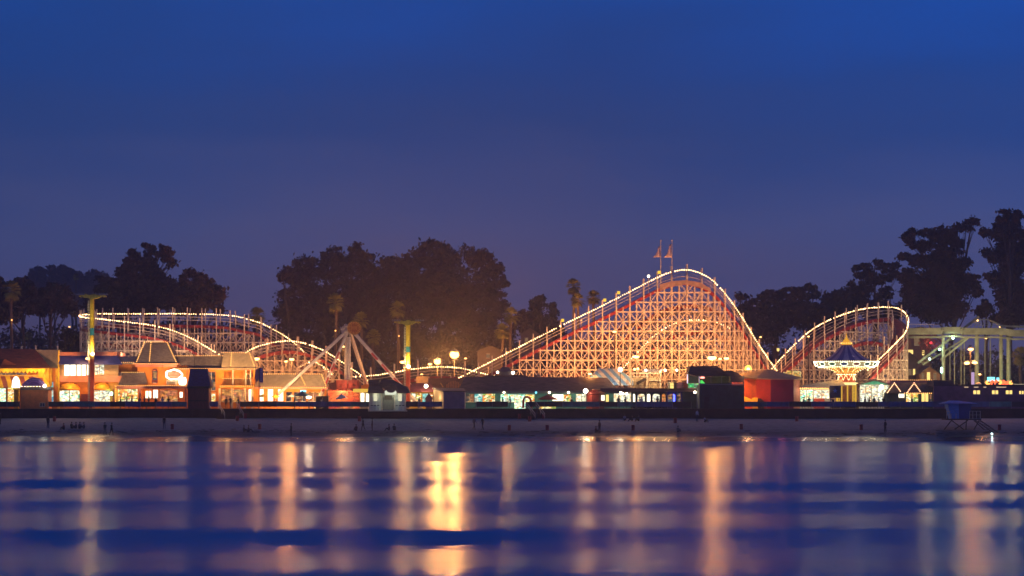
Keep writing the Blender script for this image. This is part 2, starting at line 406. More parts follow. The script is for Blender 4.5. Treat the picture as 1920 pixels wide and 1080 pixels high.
fence(1396, 1980, ['teal', 'blueb', 'blk', 'blueb', 'blueb', 'blk', 'blueb', 'blueb', 'blueb', 'teal', 'blueb', 'teal', 'blk', 'teal'], 'blue panel fence right of the dark teal building')

# ------------------------------------------------------------------ wooden roller coaster
def catmull(pts, n=10):
    out = []; pts = [Vector(p) for p in pts]
    for i in range(len(pts)-1):
        p0 = pts[max(i-1, 0)]; p1 = pts[i]; p2 = pts[i+1]; p3 = pts[min(i+2, len(pts)-1)]
        for k in range(n):
            t = k/n
            out.append(.5*((2*p1)+(-p0+p2)*t+(2*p0-5*p1+4*p2-p3)*t*t+(-p0+3*p1-3*p2+p3)*t**3))
    out.append(pts[-1]); return out
def resample(path, step):
    out = [path[0].copy()]; acc = 0
    for a, b in zip(path, path[1:]):
        L = (b-a).length; d = step-acc
        while d <= L and L > 0: out.append(a.lerp(b, d/L)); d += step
        acc = (acc+L) % step
    return out
coaster = thing('wooden_roller_coaster', 'long white timber roller coaster with red track and strings of warm bulbs', 'roller coaster', (X_(1000, 415), 415, DECK))
LEV = 1.5
def track(pts, label, lit=(0, 1), step=2.3, width=2.2, drop=1.75, zmin=DECK, posts=True, brace=1, fascia=.55, lv0=DECK, over=.9, handrail=True, post_w=.17, hand=None):
    path = catmull([P(*p) for p in pts], 12)
    n = len(path)
    def side(i):
        d = path[min(i+1, n-1)]-path[max(i-1, 0)]; d.z = 0; d.normalize()
        return Vector((-d.y, d.x, 0))
    string = path
    if hand is None: hand = -1 if side(n//2).y > 0 else 1
    path = [path[i]-side(i)*(width/2+.12)*hand for i in range(n)]
    # track boards: two red side boards and a plank bed
    mb = MB()
    for i in range(n-1):
        s0, s1 = side(i)*width/2, side(i+1)*width/2
        for sg in (-1, 1):
            a = path[i]+s0*sg; b = path[i+1]+s1*sg; h0 = Vector((0, 0, -drop)); h1 = Vector((0, 0, -drop-fascia)); th = s0.normalized()*.06
            mb.add([a+h0-th, b+h0-th, b+h1-th, a+h1-th, a+h0+th, b+h0+th, b+h1+th, a+h1+th],
                   [(0,1,2,3), (7,6,5,4), (0,4,5,1), (3,2,6,7)])
        a0, a1 = path[i]-s0*.9, path[i]+s0*.9; b0, b1 = path[i+1]-s1*.9, path[i+1]+s1*.9
        hd = Vector((0, 0, -drop-.12)); hd2 = Vector((0, 0, -drop-.2))
        mb.add([a0+hd, b0+hd, b1+hd, a1+hd, a0+hd2, b0+hd2, b1+hd2, a1+hd2], [(0,1,2,3), (7,6,5,4)], 0)
    tr = mb.build('track', M['red'], coaster, label)
    for sg in (-.35, .35):
        rb = MB(); rb.tube([path[i]+side(i)*width*sg+Vector((0, 0, -drop+.02)) for i in range(0, n, 2)], .05, 4)
        rb.build('rail', M['rail'], tr)
    if handrail:
        for sg in (-1, 1):
            hb = MB()
            for dz in (-.55, -1.05):
                q = [path[i]+side(i)*(width/2+.12)*sg+Vector((0, 0, dz)) for i in range(n)]
                for a, b in zip(q[::2], q[2::2]): hb.bar(a, b, .06)
            hb.build('handrail', M['white'], tr)
    # bulbs
    if lit:
        a, b = int(lit[0]*(n-1)), int(lit[1]*(n-1))
        seg = string[a:b+1]
        bm_ = MB()
        for p in resample(seg, .36):
            if random.random() > .03: bm_.bulb(p+Vector((0, 0, random.uniform(-.03, .03))), random.uniform(.08, .14))
        bm_.tube(seg, .03, 3, 1, False)
        bm_.build('light_string', [M['bulb'], M['dark']], tr)
    if not posts: return path
    # timber bents and braces
    samples = resample(path, step); idx = [min(range(n), key=lambda i: (path[i]-s).length_squared) for s in samples]
    cols = []
    for s, i in zip(samples, idx):
        sd = side(i)*(width/2+.02); cols.append((s-sd, s+sd))
    lmax = int((max(p.z for p in path)-lv0)/LEV)+1
    mbp = MB()
    for ci, (a, b) in enumerate(cols):
        main_post = ci % 2 == 0
        for p in (a, b):
            if p.z-drop < zmin: continue
            e_ = (over+random.uniform(-.1, .12)) if main_post else -drop-.1
            mbp.bar((p.x, p.y, zmin), (p.x, p.y, p.z+e_), post_w if main_post else post_w*.72)
        for l in range(lmax):
            z = lv0+LEV*l
            if main_post and z < min(a.z, b.z)-drop-.3 and z > zmin:
                mbp.bar((a.x, a.y, z), (b.x, b.y, z), .1)
                if z+LEV < min(a.z, b.z)-drop: mbp.bar((a.x, a.y, z), (b.x, b.y, z+LEV), .08)
        if ci % 6 == 5 or ci == len(cols)-1:
            if mbp.v: mbp.build('trestle_bent', M['white'], tr)
            mbp = MB()
    brc = MB()
    for k in range(len(cols)-1):
        for q in (0, 1):
            p0, p1 = cols[k][q], cols[k+1][q]
            t0, t1 = p0.z-drop-.25, p1.z-drop-.25
            for l in range(lmax):
                z = lv0+LEV*l; z2 = z+LEV
                lo = min(t0, t1)
                if z < max(t0, t1) and z > zmin+.2:
                    e0, e1 = p0.copy(), p1.copy()
                    f0, f1 = 0, 1
                    if z > t0: f0 = min(1, (z-t0)/max(1e-6, t1-t0))
                    if z > t1: f1 = max(0, 1-(z-t1)/max(1e-6, t0-t1))
                    A = p0.lerp(p1, f0); B = p0.lerp(p1, f1)
                    brc.bar((A.x, A.y, z), (B.x, B.y, z), .09, .17)
                if brace and z2 < lo+.3 and z >= zmin-.1:
                    if brace > 1 or (k+l) % 2 == 0: brc.bar((p0.x, p0.y-.08, z), (p1.x, p1.y-.08, z2), .07, .09)
                    if brace > 1 or (k+l) % 2 == 1 or q: brc.bar((p1.x, p1.y+.08, z), (p0.x, p0.y+.08, z2), .07, .09)
        # mid stud
    brc.build('cross_brace', M['white'], tr)
    return path
random.seed(11)
MAINY = 414
main_pts = [(845, 716), (872, 703), (940, 668), (1000, 637), (1060, 607), (1130, 573), (1200, 537), (1240, 517), (1265, 508.5), (1287, 506), (1310, 511), (1335, 525), (1360, 551), (1390, 593), (1420, 642), (1440, 672), (1460, 700)]
track([(x, y, MAINY) for x, y in main_pts], 'track of the tallest hill rising under its string of bulbs', step=1.2, brace=1, drop=1.8, fascia=.5)
# frames behind the face of the big hill, carrying the inner tracks
track([(985, 708, 419), (1060, 690, 419), (1120, 655, 419), (1180, 606, 419), (1215, 575, 419), (1250, 557, 419), (1300, 550, 419), (1345, 562, 419), (1380, 600, 419), (1425, 660, 419)],
      'unlit inner track behind the face of the tallest hill', lit=None, step=1.2, brace=1, over=.2, post_w=.12)
track([(1140, 722, 416.6), (1175, 683, 416.6), (1200, 656, 416.6), (1230, 627, 416.6), (1262, 608, 416.6), (1300, 600, 416.6), (1340, 604, 416.6), (1372, 618, 416.6), (1400, 650, 416.6), (1425, 690, 416.6)],
      'smaller inner hill lit by bulbs within the tallest hill', lit=(.05, .77), step=1.2, brace=1, over=.2, post_w=.12)
track([(1010, 690, 424), (1080, 640, 424), (1150, 600, 424), (1220, 575, 424), (1290, 560, 424), (1350, 590, 424), (1400, 640, 424), (1440, 690, 424)],
      'rearmost unlit track behind the tallest hill', lit=None, step=1.2, brace=1, over=.2, post_w=.12)
# right hand turnaround
track([(1440, 702, 414), (1452, 686, 414), (1482, 654, 415), (1520, 620, 417), (1562, 597, 420), (1610, 581, 423), (1652, 576, 426), (1682, 578, 426), (1698, 588, 423.5), (1703, 603, 420), (1697, 624, 416), (1672, 651, 412.5), (1645, 677, 411), (1625, 695, 411)],
      'high turnaround at the right end lit by bulbs', step=1.2, hand=1, drop=1.7, fascia=.55, brace=1)
track([(1470, 712, 419), (1520, 668, 419), (1570, 640, 419), (1620, 620, 419.5), (1660, 625, 419.5), (1690, 650, 419)], 'low unlit track inside the right turnaround', lit=None, step=1.3, brace=1, over=.2, post_w=.11)
# left hand turnaround
track([(625, 704, 424), (600, 684, 425), (573, 662, 426), (540, 634, 427), (500, 611, 428), (470, 600, 428), (430, 591.5, 429), (350, 588.5, 430), (250, 588.5, 430), (185, 588.5, 429), (158, 590, 426), (149, 592, 422.5), (158, 595, 419), (200, 599.5, 417), (290, 611, 416), (350, 630, 415.5), (408, 663, 415), (440, 682, 415)],
      'broad turnaround at the left end with two strings of bulbs', step=1.22, hand=-1, drop=1.85, fascia=.42, brace=1)
track([(430, 690, 420), (462, 660, 420), (500, 645, 420), (548, 639.5, 420), (600, 654, 420), (640, 678, 420), (680, 706, 420), (700, 722, 420)],
      'low red hill behind the pendulum ride', step=1.2, drop=1.5, fascia=.5, brace=1)
track([(560, 688, 423), (590, 679, 423), (625, 700, 423)], 'short lit stretch behind the left leg of the ride', step=1.6, brace=0, drop=1.4)
track([(650, 707, 425), (700, 704, 425), (740, 698, 425), (775, 692, 425), (820, 688, 425), (860, 690, 425), (905, 700, 425), (940, 708, 425)],
      'low run joining the two hills behind the sheds', step=1.9, brace=1, drop=1.5, over=1.3)
track([(160, 640, 423), (240, 645, 423), (300, 662, 422), (360, 690, 421), (420, 705, 421)], 'unlit dark red track inside the left turnaround', lit=None, step=1.3, brace=1, over=.2, drop=.2, fascia=.6, post_w=.11)
# parts of the big hill: curved fascia board under the crest, shed roof lamp posts, flag poles
mb = MB(); q = [(1236, 533), (1260, 527), (1287, 525), (1312, 529), (1332, 540), (1334, 547), (1316, 540), (1302, 537), (1286, 533), (1270, 536), (1252, 539), (1238, 546)]
mb.prism(q, MAINY-1.3, .12); mb.build('crest_board', mat('pink_board', (.36, .22, .17), .7, .15, 2), coaster)
for (x, y0) in ((1239, 452), (1260, 452)):
    o = thing('flagpole', 'left of two tall flagpoles on the crest of the tallest hill' if x == 1239 else 'right of two tall flagpoles on the crest of the tallest hill', 'flagpole', P(x, 528, MAINY+.5), 'flagpoles on the crest')
    mb = MB(); mb.tube([P(x, 530, MAINY+.5), P(x, y0, MAINY+.5)], [.09, .05], 6); mb.ball(P(x, y0-1, MAINY+.5), .13); mb.build('pole', M['white'], o)
    g = []
    for i in range(7):
        row = []
        for j in range(7):
            u = i/6; v = j/6
            px = x-1-u*(10+3*v)*(.35+.65*v)-.8*math.sin(v*5+u*3); py = 462+ (0 if x == 1239 else -4)+v*(20+(0 if x == 1239 else 4))+u*3*math.sin(v*3)
            row.append(P(px, py, MAINY+.5+.35*math.sin(u*6+v*3)))
        g.append(row)
    mb = MB(); mb.sheet(g); f = mb.build('flag', mat('faded_flag', (.8, .55, .5), .8, .3, 2, stretch=(1, 1, 4)), o, None, True)
    sm = f.modifiers.new('thick', 'SOLIDIFY'); sm.thickness = .02
mb = MB()
for x, y in ((1055, 604), (1134, 566), (1236, 514), (1160, 552)):
    c = P(x, y-3, MAINY-1.25); mb.box(c.x-.22, c.x+.22, c.y-.15, c.y+.15, c.z-.2, c.z+.25)
mb.build('marker_lamp', emit('amber_marker', (1, .62, .05), 1.3), coaster)
c = P(1216, 518, MAINY+1.2); mb = MB(); mb.tube([c, c-Vector((0, 0, 2.6))], .06); mb.build('lamp_post', M['white'], coaster)
mb = MB(); mb.ball(c, .2)
mb.build('crest_lamp', emit('crest_white', (1, .85, .6), 12), coaster)
# ------------------------------------------------------------------ boardwalk buildings
random.seed(5)
G = dict(
 gwhite=shopglow('lit_shop_white', [(1, .92, .62), (1, .85, .5), (.9, .95, .65), (1, .6, .3), (.5, .5, .4), (1, 1, .8)], 1.5, 2.6, 1),
 gyel=shopglow('lit_shop_yellow', [(1, .75, .18), (1, .5, .08), (1, .9, .4), (.9, .25, .05), (1, .95, .6), (.3, .45, .1)], 1.5, 2.6, 2),
 ggreen=shopglow('lit_shop_green', [(.75, 1, .6), (.2, .75, .45), (1, .95, .6), (.5, .9, .7), (1, .7, .3), (.95, 1, .85)], 1.7, 2.8, 3),
 gcyan=shopglow('lit_shop_cyan', [(.25, .8, .75), (.4, .9, .8), (.9, 1, .8), (.15, .5, .7)], 1.0, 1.2, 4),
 gorange=shopglow('lit_mural_orange', [(1, .33, .07), (1, .42, .1), (1, .55, .2), (.9, .3, .15), (.8, .25, .1)], .75, 1.2, 5),
 gdim=shopglow('dim_shop', [(.5, .22, .1), (.2, .14, .12), (.7, .35, .12), (.12, .16, .22), (.05, .05, .05)], .8, 1.8, 6),
 gred=shopglow('lit_red', [(1, .16, .05), (1, .3, .08), (.8, .1, .05)], .8, 1.1, 7),
)
M.update(G)
def facade(root, x0, x1, y0, y1, Y, ops, wmat, th=.3, name='wall', label=None):
    xs = sorted({x0, x1} | {v for o in ops for v in (o[0], o[1])}); ysr = sorted({y0, y1} | {v for o in ops for v in (o[2], o[3])})
    mb = MB()
    for j in range(len(ysr)-1):
        run = None
        for i in range(len(xs)-1):
            cx, cy_ = (xs[i]+xs[i+1])/2, (ysr[j]+ysr[j+1])/2
            hole = any(o[0] < cx < o[1] and o[2] < cy_ < o[3] for o in ops)
            if hole:
                if run is not None: mb.pbox(run, xs[i], ysr[j], ysr[j+1], Y, th); run = None
            elif run is None: run = xs[i]
        if run is not None: mb.pbox(run, xs[-1], ysr[j], ysr[j+1], Y, th)
    w = mb.build(name, M[wmat], root, label)
    for o in ops:
        if o[4] is None: continue
        rec = o[6] if len(o) > 6 else .5
        b = MB(); b.pbox(o[0]-.6, o[1]+.6, o[2]-.6, o[3]+.6, Y+max(rec, th+.02), .05)
        win = b.build(o[7] if len(o) > 7 else 'window', M[o[4]], root)
        k = o[5] if len(o) > 5 else 0
        fr = MB()
        for i in range(k+1):
            px = o[0]+(o[1]-o[0])*(i+1)/(k+1)
            if i < k: fr.box(X_(px, Y)-.05, X_(px, Y)+.05, Y+.05, Y+.15, Z_(o[3], Y), Z_(o[2], Y))
        fr.box(X_(o[0], Y), X_(o[1], Y), Y-.06, Y+.04, Z_(o[3], Y)-.06, Z_(o[3], Y)+.05)
        fr.build('frame', M['cream'], win)
    return w
B0 = 769.5   # picture row a little below the deck at building distance
def base(px, Y): return (X_(px, Y), Y, DECK)

# --- brown roofed snack hall on the far left
Y = 399.5
t = thing('snack_hall', 'steep brown shingle roofed hall with yellow scalloped awning at far left', 'building', base(30, Y))
mb = MB(); mb.prism([(-80, 690), (96, 690), (66, 655), (-50, 650)], Y+.8, .1)
a = [P(-80, 690, Y), P(96, 690, Y), P(66, 655, Y+4), P(-50, 652, Y+4)]; b = [P(-80, 690, Y+9), P(96, 690, Y+9), P(66, 655, Y+5), P(-50, 652, Y+5)]
mb = MB(); mb.add(a+b, [(0,1,2,3), (1,5,6,2), (5,4,7,6), (4,0,3,7), (3,2,6,7), (0,4,5,1)]); rf = mb.build('roof', M['brownroof'], t)
mb = MB(); mb.prism([(2, 684), (31, 684), (11, 674), (7, 674)], Y+.3, 2.5); d = mb.build('dormer', M['brownroof'], rf)
mb = MB(); mb.tube([P(40, 656, Y+4.5), P(40, 649, Y+4.5)], .22, 8); mb.build('chimney', M['metal'], rf)
facade(t, -80, 108, 690, B0, Y+1, [(-60, 11, 728, 754, 'ggreen', 3), (14, 34, 726, 754, 'gyel', 0), (92, 100, 716, 754, 'gcyan', 0), (-70, 50, 699, 718, 'gdim', 5)], 'orange')
mb = MB()
for i in range(22): # scallops
    x = -78+i*7.4; mb.prism([(x, 691), (x+7.3, 691), (x+7.3, 695), (x+5.5, 698), (x+3.7, 700), (x+1.9, 698), (x, 695)], Y-1.2, .06)
mb.build('scalloped_valance', mat('awning_yellow', (.85, .6, .03), .6, .1, 2), t)
mb = MB(); mb.prism([(x, y) for x, y in ((84, 690), (91, 690), (91, 725), (84, 725))], Y-.2, .3); mb.pbox(92, 97, 691, 724, Y+.4, .3); mb.pbox(104, 108, 691, 724, Y+.4, .3); mb.pbox(72, 83, 691, 712, Y-.4, .2)
mb.build_each('yellow_panel', M['yellow'], t)
mb = MB(); mb.pbox(-80, 82, 703, 705.5, Y-.2, .3)
mb.build('ledge', M['gold'], t)
mb = MB(); g0 = [[P(-80+i*9, 705, Y-.1), P(-80+i*9+7, 716, Y-1.2), P(-80+i*9+15, 727, Y-2.6)] for i in range(19)]
mb.sheet(g0); aw = mb.build('striped_awning', stripes('awning_stripes', (.8, .5, .03), (.3, .07, .05), .72, (1, 0, .55)), t)
sm = aw.modifiers.new('thick', 'SOLIDIFY'); sm.thickness = .03
for x in (-40, 10, 55, 75, 98): light(t, P(x, 700, Y-2.2), 90, (1, .62, .2), .2)
# tan gable block between the two shops
t = thing('tan_gable_block', 'plain tan sloped block with yellow corner post behind the brown roof', 'building', base(92, 404))
mb = MB(); mb.prism([(66, 656), (110, 656), (110, B0), (60, B0)], 403.5, 3); mb.build('wall', M['tan'], t)
mb = MB(); mb.pbox(108.5, 111, 657, B0, 399.3, .4); mb.build('corner_post', M['yellow'], t)
for x in (67, 108): mb = MB(); mb.pbox(x-1, x+1, 650, 656, 404, .3); mb.ball(P(x, 649, 404.1), .14); mb.build('finial', M['cream'], t)
light(t, P(60, 690, 392), 1500, (1, .5, .25), .3, 100, P(50, 670, 402)); light(t, P(84, 705, 400.2), 60, (1, .65, .3), .2)

# --- white domed lamp and corrugated kiosk with arched sign
Y = 390.7
t = thing('corrugated_kiosk', 'brown corrugated kiosk with purple arched fan sign on its roof', 'kiosk', base(64, Y))
mb = MB()
w = X_(90, Y)-X_(38.5, Y); x0 = X_(38.5, Y); k = 26
for i in range(k): mb.box(x0+w*i/k, x0+w*(i+.55)/k, Y-.05, Y+.001, Z_(764.5, Y), Z_(731, Y))
mb.pbox(38.5, 90, 731, 766, Y, 3.2); mb.build('wall', mat('corrugated_brown', (.6, .2, .06), .6, .12, 2), t)
mb = MB(); mb.pbox(37.5, 92, 725.5, 731, Y-.25, 3.6); mb.pbox(90, 95.5, 726, 731, Y-.2, .3); mb.build('eave', M['shingle'], t)
mb = MB(); mb.pbox(75, 84, 756, 762, Y-.09, .05); fr = mb.build('window', M['glass'], t)
mb = MB()
for x in (74.6, 79.3, 84): mb.pbox(x-.35, x+.35, 755.5, 762.5, Y-.12, .06)
mb.pbox(74.3, 84.4, 755, 755.7, Y-.12, .06); mb.pbox(74.3, 84.4, 762, 762.7, Y-.12, .06); mb.build('frame', M['cream'], fr)
pts = [(40+48*i/20, 724-16.5*math.sin(math.pi*i/20)**.8) for i in range(21)]
mb = MB(); mb.prism(pts, Y+.2, .3); ar = mb.build('arched_sign', mat('purple_sign', (.1, .035, .2), .5, .2, 3), t)
mb = MB()
for i in range(1, 20):
    x, y = pts[i]; cx = 64; mb.bar(P(cx+(x-cx)*.93, 724-(724-y)*.92, Y+.15), P(cx+(x-cx)*.72, 724-(724-y)*.70, Y+.15), .08 if i % 3 else .16)
mb.tube([P(64+(x-64)*.97, 724-(724-y)*.97, Y+.17) for x, y in pts], .05, 4); mb.tube([P(64+(x-64)*.6, 724-(724-y)*.58, Y+.17) for x, y in pts], .05, 4)
mb.build('lettering', mat('lilac_lettering', (.4, .2, .5), .5, .1, 3), ar)
bulbs(t, [P(41, 724.5, Y-.35), P(86, 724.5, Y-.35)], emit('eave_white', (1, .95, .8), 6), .07, .42)
light(t, P(85, 722, Y-.6), 120, (.8, 1, .85), .12); light(t, P(50, 727.5, Y-1.9), 22, (1, .8, .5), .1); light(t, P(76, 727.5, Y-1.9), 22, (1, .8, .5), .1)  # the two warm ones are fills added before the eave to brighten the front
mb = MB(); mb.ball(P(84, 723.5, Y-.45), .24); mb.build('flood_lamp', M['lampw'], t)
t = thing('glowing_dome_sign', 'white glowing bell shaped dome beside the corrugated kiosk', 'sign', base(30, 396))
mb = MB(); mb.lathe([(.62, 0), (.62, .25), (.55, .9), (.42, 1.35), (.22, 1.6), (.04, 1.68)], P(30, 727, 396), 14); mb.build('dome', emit('dome_white', (1, .97, .88), 3.2), t, None, True)
mb = MB(); mb.pbox(24, 37, 727, 731, 395.6, 1); mb.pbox(26, 35, 731, B0, 395.8, .8); mb.build('stand', M['yellow'], t)

# --- two storey shop with blue awning
Y = 400
t = thing('blue_awning_shop', 'two storey orange shop with blue awning above wide lit windows', 'building', base(168, Y))
facade(t, 111, 222, 683, 716, Y, [(120, 142, 683.5, 705, 'winw', 1), (143.5, 161, 683.5, 705, 'winw', 1), (162.5, 176, 683.5, 704, 'winw', 1), (177.5, 195, 683.5, 703, 'gwhite', 1)], 'tan', name='upper_wall')
facade(t, 111, 222, 716.02, B0, Y, [(111.5, 149, 731, 753, 'ggreen', 1), (176, 206, 731, 753, 'gwhite', 1)], 'orange', name='lower_wall')
mb = MB(); mb.pbox(110.5, 219, 660, 667, Y+1, 8.5); mb.pbox(110, 233, 705, 716.3, Y-.5, .45); mb.build('cornice', M['salmon'], t)
mb = MB()
a = [P(110, 683, Y-1.4), P(229, 683, Y-1.4), P(218, 667, Y+.9), P(110, 667, Y+.9)]; mb.sheet([[a[0], a[1]], [a[3], a[2]]])
mb.sheet([[a[1], a[2]], [P(229, 683, Y+2), P(218, 667, Y+2)]])
aw = mb.build('awning', M['blueawn'], t); sm = aw.modifiers.new('thick', 'SOLIDIFY'); sm.thickness = .08
mb = MB(); mb.pbox(112, 218, 667, 683, Y+1.2, .3); mb.build('parapet', M['salmon'], t)
for (x0, x1) in ((111.5, 150), (175, 207)):
    g = []
    for i in range(11):
        u = i/10; th = math.pi*u; rx = (x1-x0)/2; cx = (x0+x1)/2
        row = []
        for j in range(6):
            v = j/5; row.append(P(cx-rx*math.cos(th)*(1-.0*v), 732-15*math.sin(th)**.8*math.cos(v*math.pi/2), Y-.05-1.5*math.sin(v*math.pi/2)*max(.15, math.sin(th))))
        g.append(row)
    mb = MB(); mb.sheet(g); q = mb.build('arched_awning', mat('orange_canvas', (.85, .36, .02), .6, .08, 2), t, None, True); sm = q.modifiers.new('thick', 'SOLIDIFY'); sm.thickness = .04
mb = MB(); mb.pbox(152, 173, 739, B0, Y-1, .8); mb.build('vending_cabinet', M['maroon'], t)
for x in (130, 163, 190, 214): light(t, P(x, 722, Y-2.0), 65, (1, .6, .25), .2)
for x in (120, 190, 215): light(t, P(x, 703, Y-1.1), 22, (1, .7, .35), .12)
mb = MB(); mb.ball(P(209, 738, Y-.7), .25); mb.build('green_lamp', emit('green_white_lamp', (.3, 1, .6), 14), t); light(t, P(209, 738, Y-1.2), 60, (.3, 1, .6), .15)
# --- Victorian orange building
Y = 399
t = thing('victorian_arcade', 'orange stucco arcade with tall grey mansard tower edged in light strings', 'building', base(310, Y))
facade(t, 258, 352, 686, 723, Y, [(286, 294.5, 695, 718, 'gdim', 0, .35, 'arched_window'), (350, 351, 693, 722, None)], 'orange', name='tower_wall')
mb = MB()
for (x0, x1, y0, y1) in ((286, 294.5, 695, 718),):
    n = 8; pts = [(x0-.9, y1+1), (x0+.4, y1+1), (x0+.4, y0+3)]+[(290.2-4*math.cos(math.pi*i/n), y0+3-4.5*math.sin(math.pi*i/n)) for i in range(n+1)]+[(x1-.4, y0+3), (x1-.4, y1+1), (x1+.9, y1+1), (x1+.9, y0+2)]+[(290.2+5.4*math.cos(math.pi*i/n), y0+2-6*math.sin(math.pi*i/n)) for i in range(n+1)]
    mb.prism(pts, Y-.14, .12)
mb.pbox(286, 294.5, 712, 717.5, Y+.05, .05)
mb.build('window_surround', M['maroon'], t)
mb = MB(); mb.frustum(255, 333, 681, 271, 314, 641.5, Y-.7, 5.6, 1.2); mb.build('tower_roof', M['shingle'], t)
mb = MB(); mb.pbox(251, 335, 681.2, 684.2, Y-1.1, 6.2); mb.pbox(254, 331, 684.3, 688, Y-.5, 5.4); mb.build('cornice', M['salmon'], t)
mb = MB(); mb.frustum(222, 276, 720.5, 230, 270, 698.5, Y-1.3, 4, .9); mb.build('lower_roof', M['shingle'], t)
mb = MB(); mb.pbox(219, 258, 668, 680, Y+2, 4); mb.build('flat_roof_block', M['navy'], t)
mb = MB(); mb.pbox(222, 258, 683, 698, Y+2.3, 3); mb.build('side_wall', M['orange'], t)
mb = MB(); mb.pbox(216.5, 352, 724, 728.5, Y-2.4, 2.3); mb.build('porch_roof', M['salmon'], t)
facade(t, 222, 352, 728.6, B0, Y, [(222, 258, 729.5, 753, 'gyel', 2), (272.5, 283.5, 733, 747, 'winw', 1), (287, 296, 731, 747, 'winw', 0), (299, 333, 731, 753, 'gorange', 0), (336.5, 342.5, 735, 746, 'winw', 0)], 'orange', name='lower_wall')
mb = MB()
for x in (217, 266, 352): mb.box(X_(x, Y)-.12, X_(x, Y)+.12, Y-2.3, Y-2.06, DECK, Z_(728.5, Y))
mb.build_each('porch_post', M['salmon'], t)
# middle mansard, right tower and balcony
mb = MB(); mb.frustum(322, 421, 690, 325, 420, 667.5, Y+.2, 5, .6); mb.build('long_mansard_roof', M['shingle'], t)
mb = MB(); mb.frustum(415, 479, 689.5, 418, 468, 661.5, Y-.6, 5.4, 1.1); mb.build('right_mansard_roof', M['tan'], t)
mb = MB(); mb.pbox(328, 481, 690.2, 693.6, Y-.9, 5.5); mb.build('eave', M['salmon'], t)
facade(t, 352.3, 478, 693.7, B0, Y, [(388, 404, 697, 732, 'gdim', 1), (388, 404, 736, 753, 'gyel', 1), (420, 469, 696, 722, None), (415, 473, 730, 753.5, 'gorange', 2, 1.6)], 'orange', name='wall')
mb = MB(); mb.pbox(418, 471, 694.5, 723, Y+1.6, .3)
mb.build('balcony_back_wall', M['orange'], t)
mb = MB()
for cx in (429, 444, 459):
    n = 8; mb.prism([(cx-4.5, 722), (cx-4.5, 709)]+[(cx-4.5*math.cos(math.pi*i/n), 709-5*math.sin(math.pi*i/n)) for i in range(1, n)]+[(cx+4.5, 709), (cx+4.5, 722)], Y+1.5, .06)
mb.build_each('arch_door', mat('amber_door', (.8, .34, .05), .6, .1, 2), t)
mb = MB(); mb.pbox(413, 475, 722.2, 727.5, Y-1.0, .95); mb.build('balcony_floor', M['gold'], t)
mb = MB(); mb.pbox(418, 471, 709.5, 711, Y-.9, .12)
for x in np.arange(419, 471, 2.2): mb.box(X_(x, Y)-.035, X_(x, Y)+.035, Y-.88, Y-.8, Z_(722, Y), Z_(711, Y))
mb.build('railing', M['dark'], t)
mb = MB()
for x in (438, 462, 471): mb.box(X_(x, Y)-.1, X_(x, Y)+.1, Y-.95, Y-.75, Z_(722, Y), Z_(694, Y))
for x in (413, 436, 460, 474): mb.box(X_(x, Y)-.14, X_(x, Y)+.14, Y-1.0, Y-.72, DECK, Z_(727.6, Y))
mb.build_each('column', M['cream'], t)
for L in (([(271, 641), (314, 641)], Y+.3), ([(270.5, 642), (255, 681)], None), ([(283, 642), (280, 680)], None), ([(313.5, 642), (331.5, 681)], None)):
    if L[1]: trimline(t, L[0], L[1])
    else: bulbs(t, [P(L[0][0][0], L[0][0][1], Y+.35), P(L[0][1][0], L[0][1][1], Y-.8)])
for L, yy in (([(250, 682), (336, 682)], Y-1.25), ([(228, 679.5), (254, 679.5)], Y+1.7), ([(229, 698), (272, 698)], Y-.5), ([(216, 723), (352, 723)], Y-2.5), ([(217, 725), (217, 756)], Y-2.45),
              ([(325, 667), (421, 667)], Y+.7), ([(328, 691), (485, 691)], Y-1.0), ([(416, 661), (468, 661)], Y+.4), ([(413, 724), (475, 724)], Y-1.1), ([(438, 730), (438, 752)], Y-1.1), ([(460, 730), (460, 752)], Y-1.1), ([(418, 710, ), (471, 710)], Y-1.0)):
    trimline(t, L, yy, .07)
bulbs(t, [P(434, 662, Y+.3), P(432, 689, Y-.75)]); bulbs(t, [P(468, 662, Y+.3), P(478, 689, Y-.75)])
for x, y, p in ((235, 735, 80), (262, 733, 70), (280, 733, 70), (315, 732, 90), (345, 735, 60), (382, 735, 60), (408, 734, 80), (427, 734, 120), (448, 734, 120), (466, 734, 90)): light(t, P(x, y, Y-1.6), p*.55, (1, .48, .13), .15)
for x, y, p in ((270, 716, 50), (302, 718, 60), (335, 712, 40), (410, 700, 60), (395, 715, 60), (430, 712, 40), (455, 712, 40)): light(t, P(x, y, Y-.9), p*.5, (1, .45, .1), .12)
light(t, P(338, 708, Y-5.5), 1500, (1, .58, .25), .2, 100, P(350, 680, Y)); light(t, P(404, 708, Y-5.5), 1300, (1, .58, .25), .2, 100, P(395, 680, Y)); light(t, P(290, 715, Y-7), 2600, (1, .62, .35), .2, 80, P(295, 665, Y)); light(t, P(450, 710, Y-6), 3000, (1, .6, .25), .2, 75, P(448, 678, Y)); light(t, P(250, 722, Y-6), 700, (1, .6, .3), .2, 75, P(245, 708, Y))  # spots added without fixtures to brighten the mansard roofs
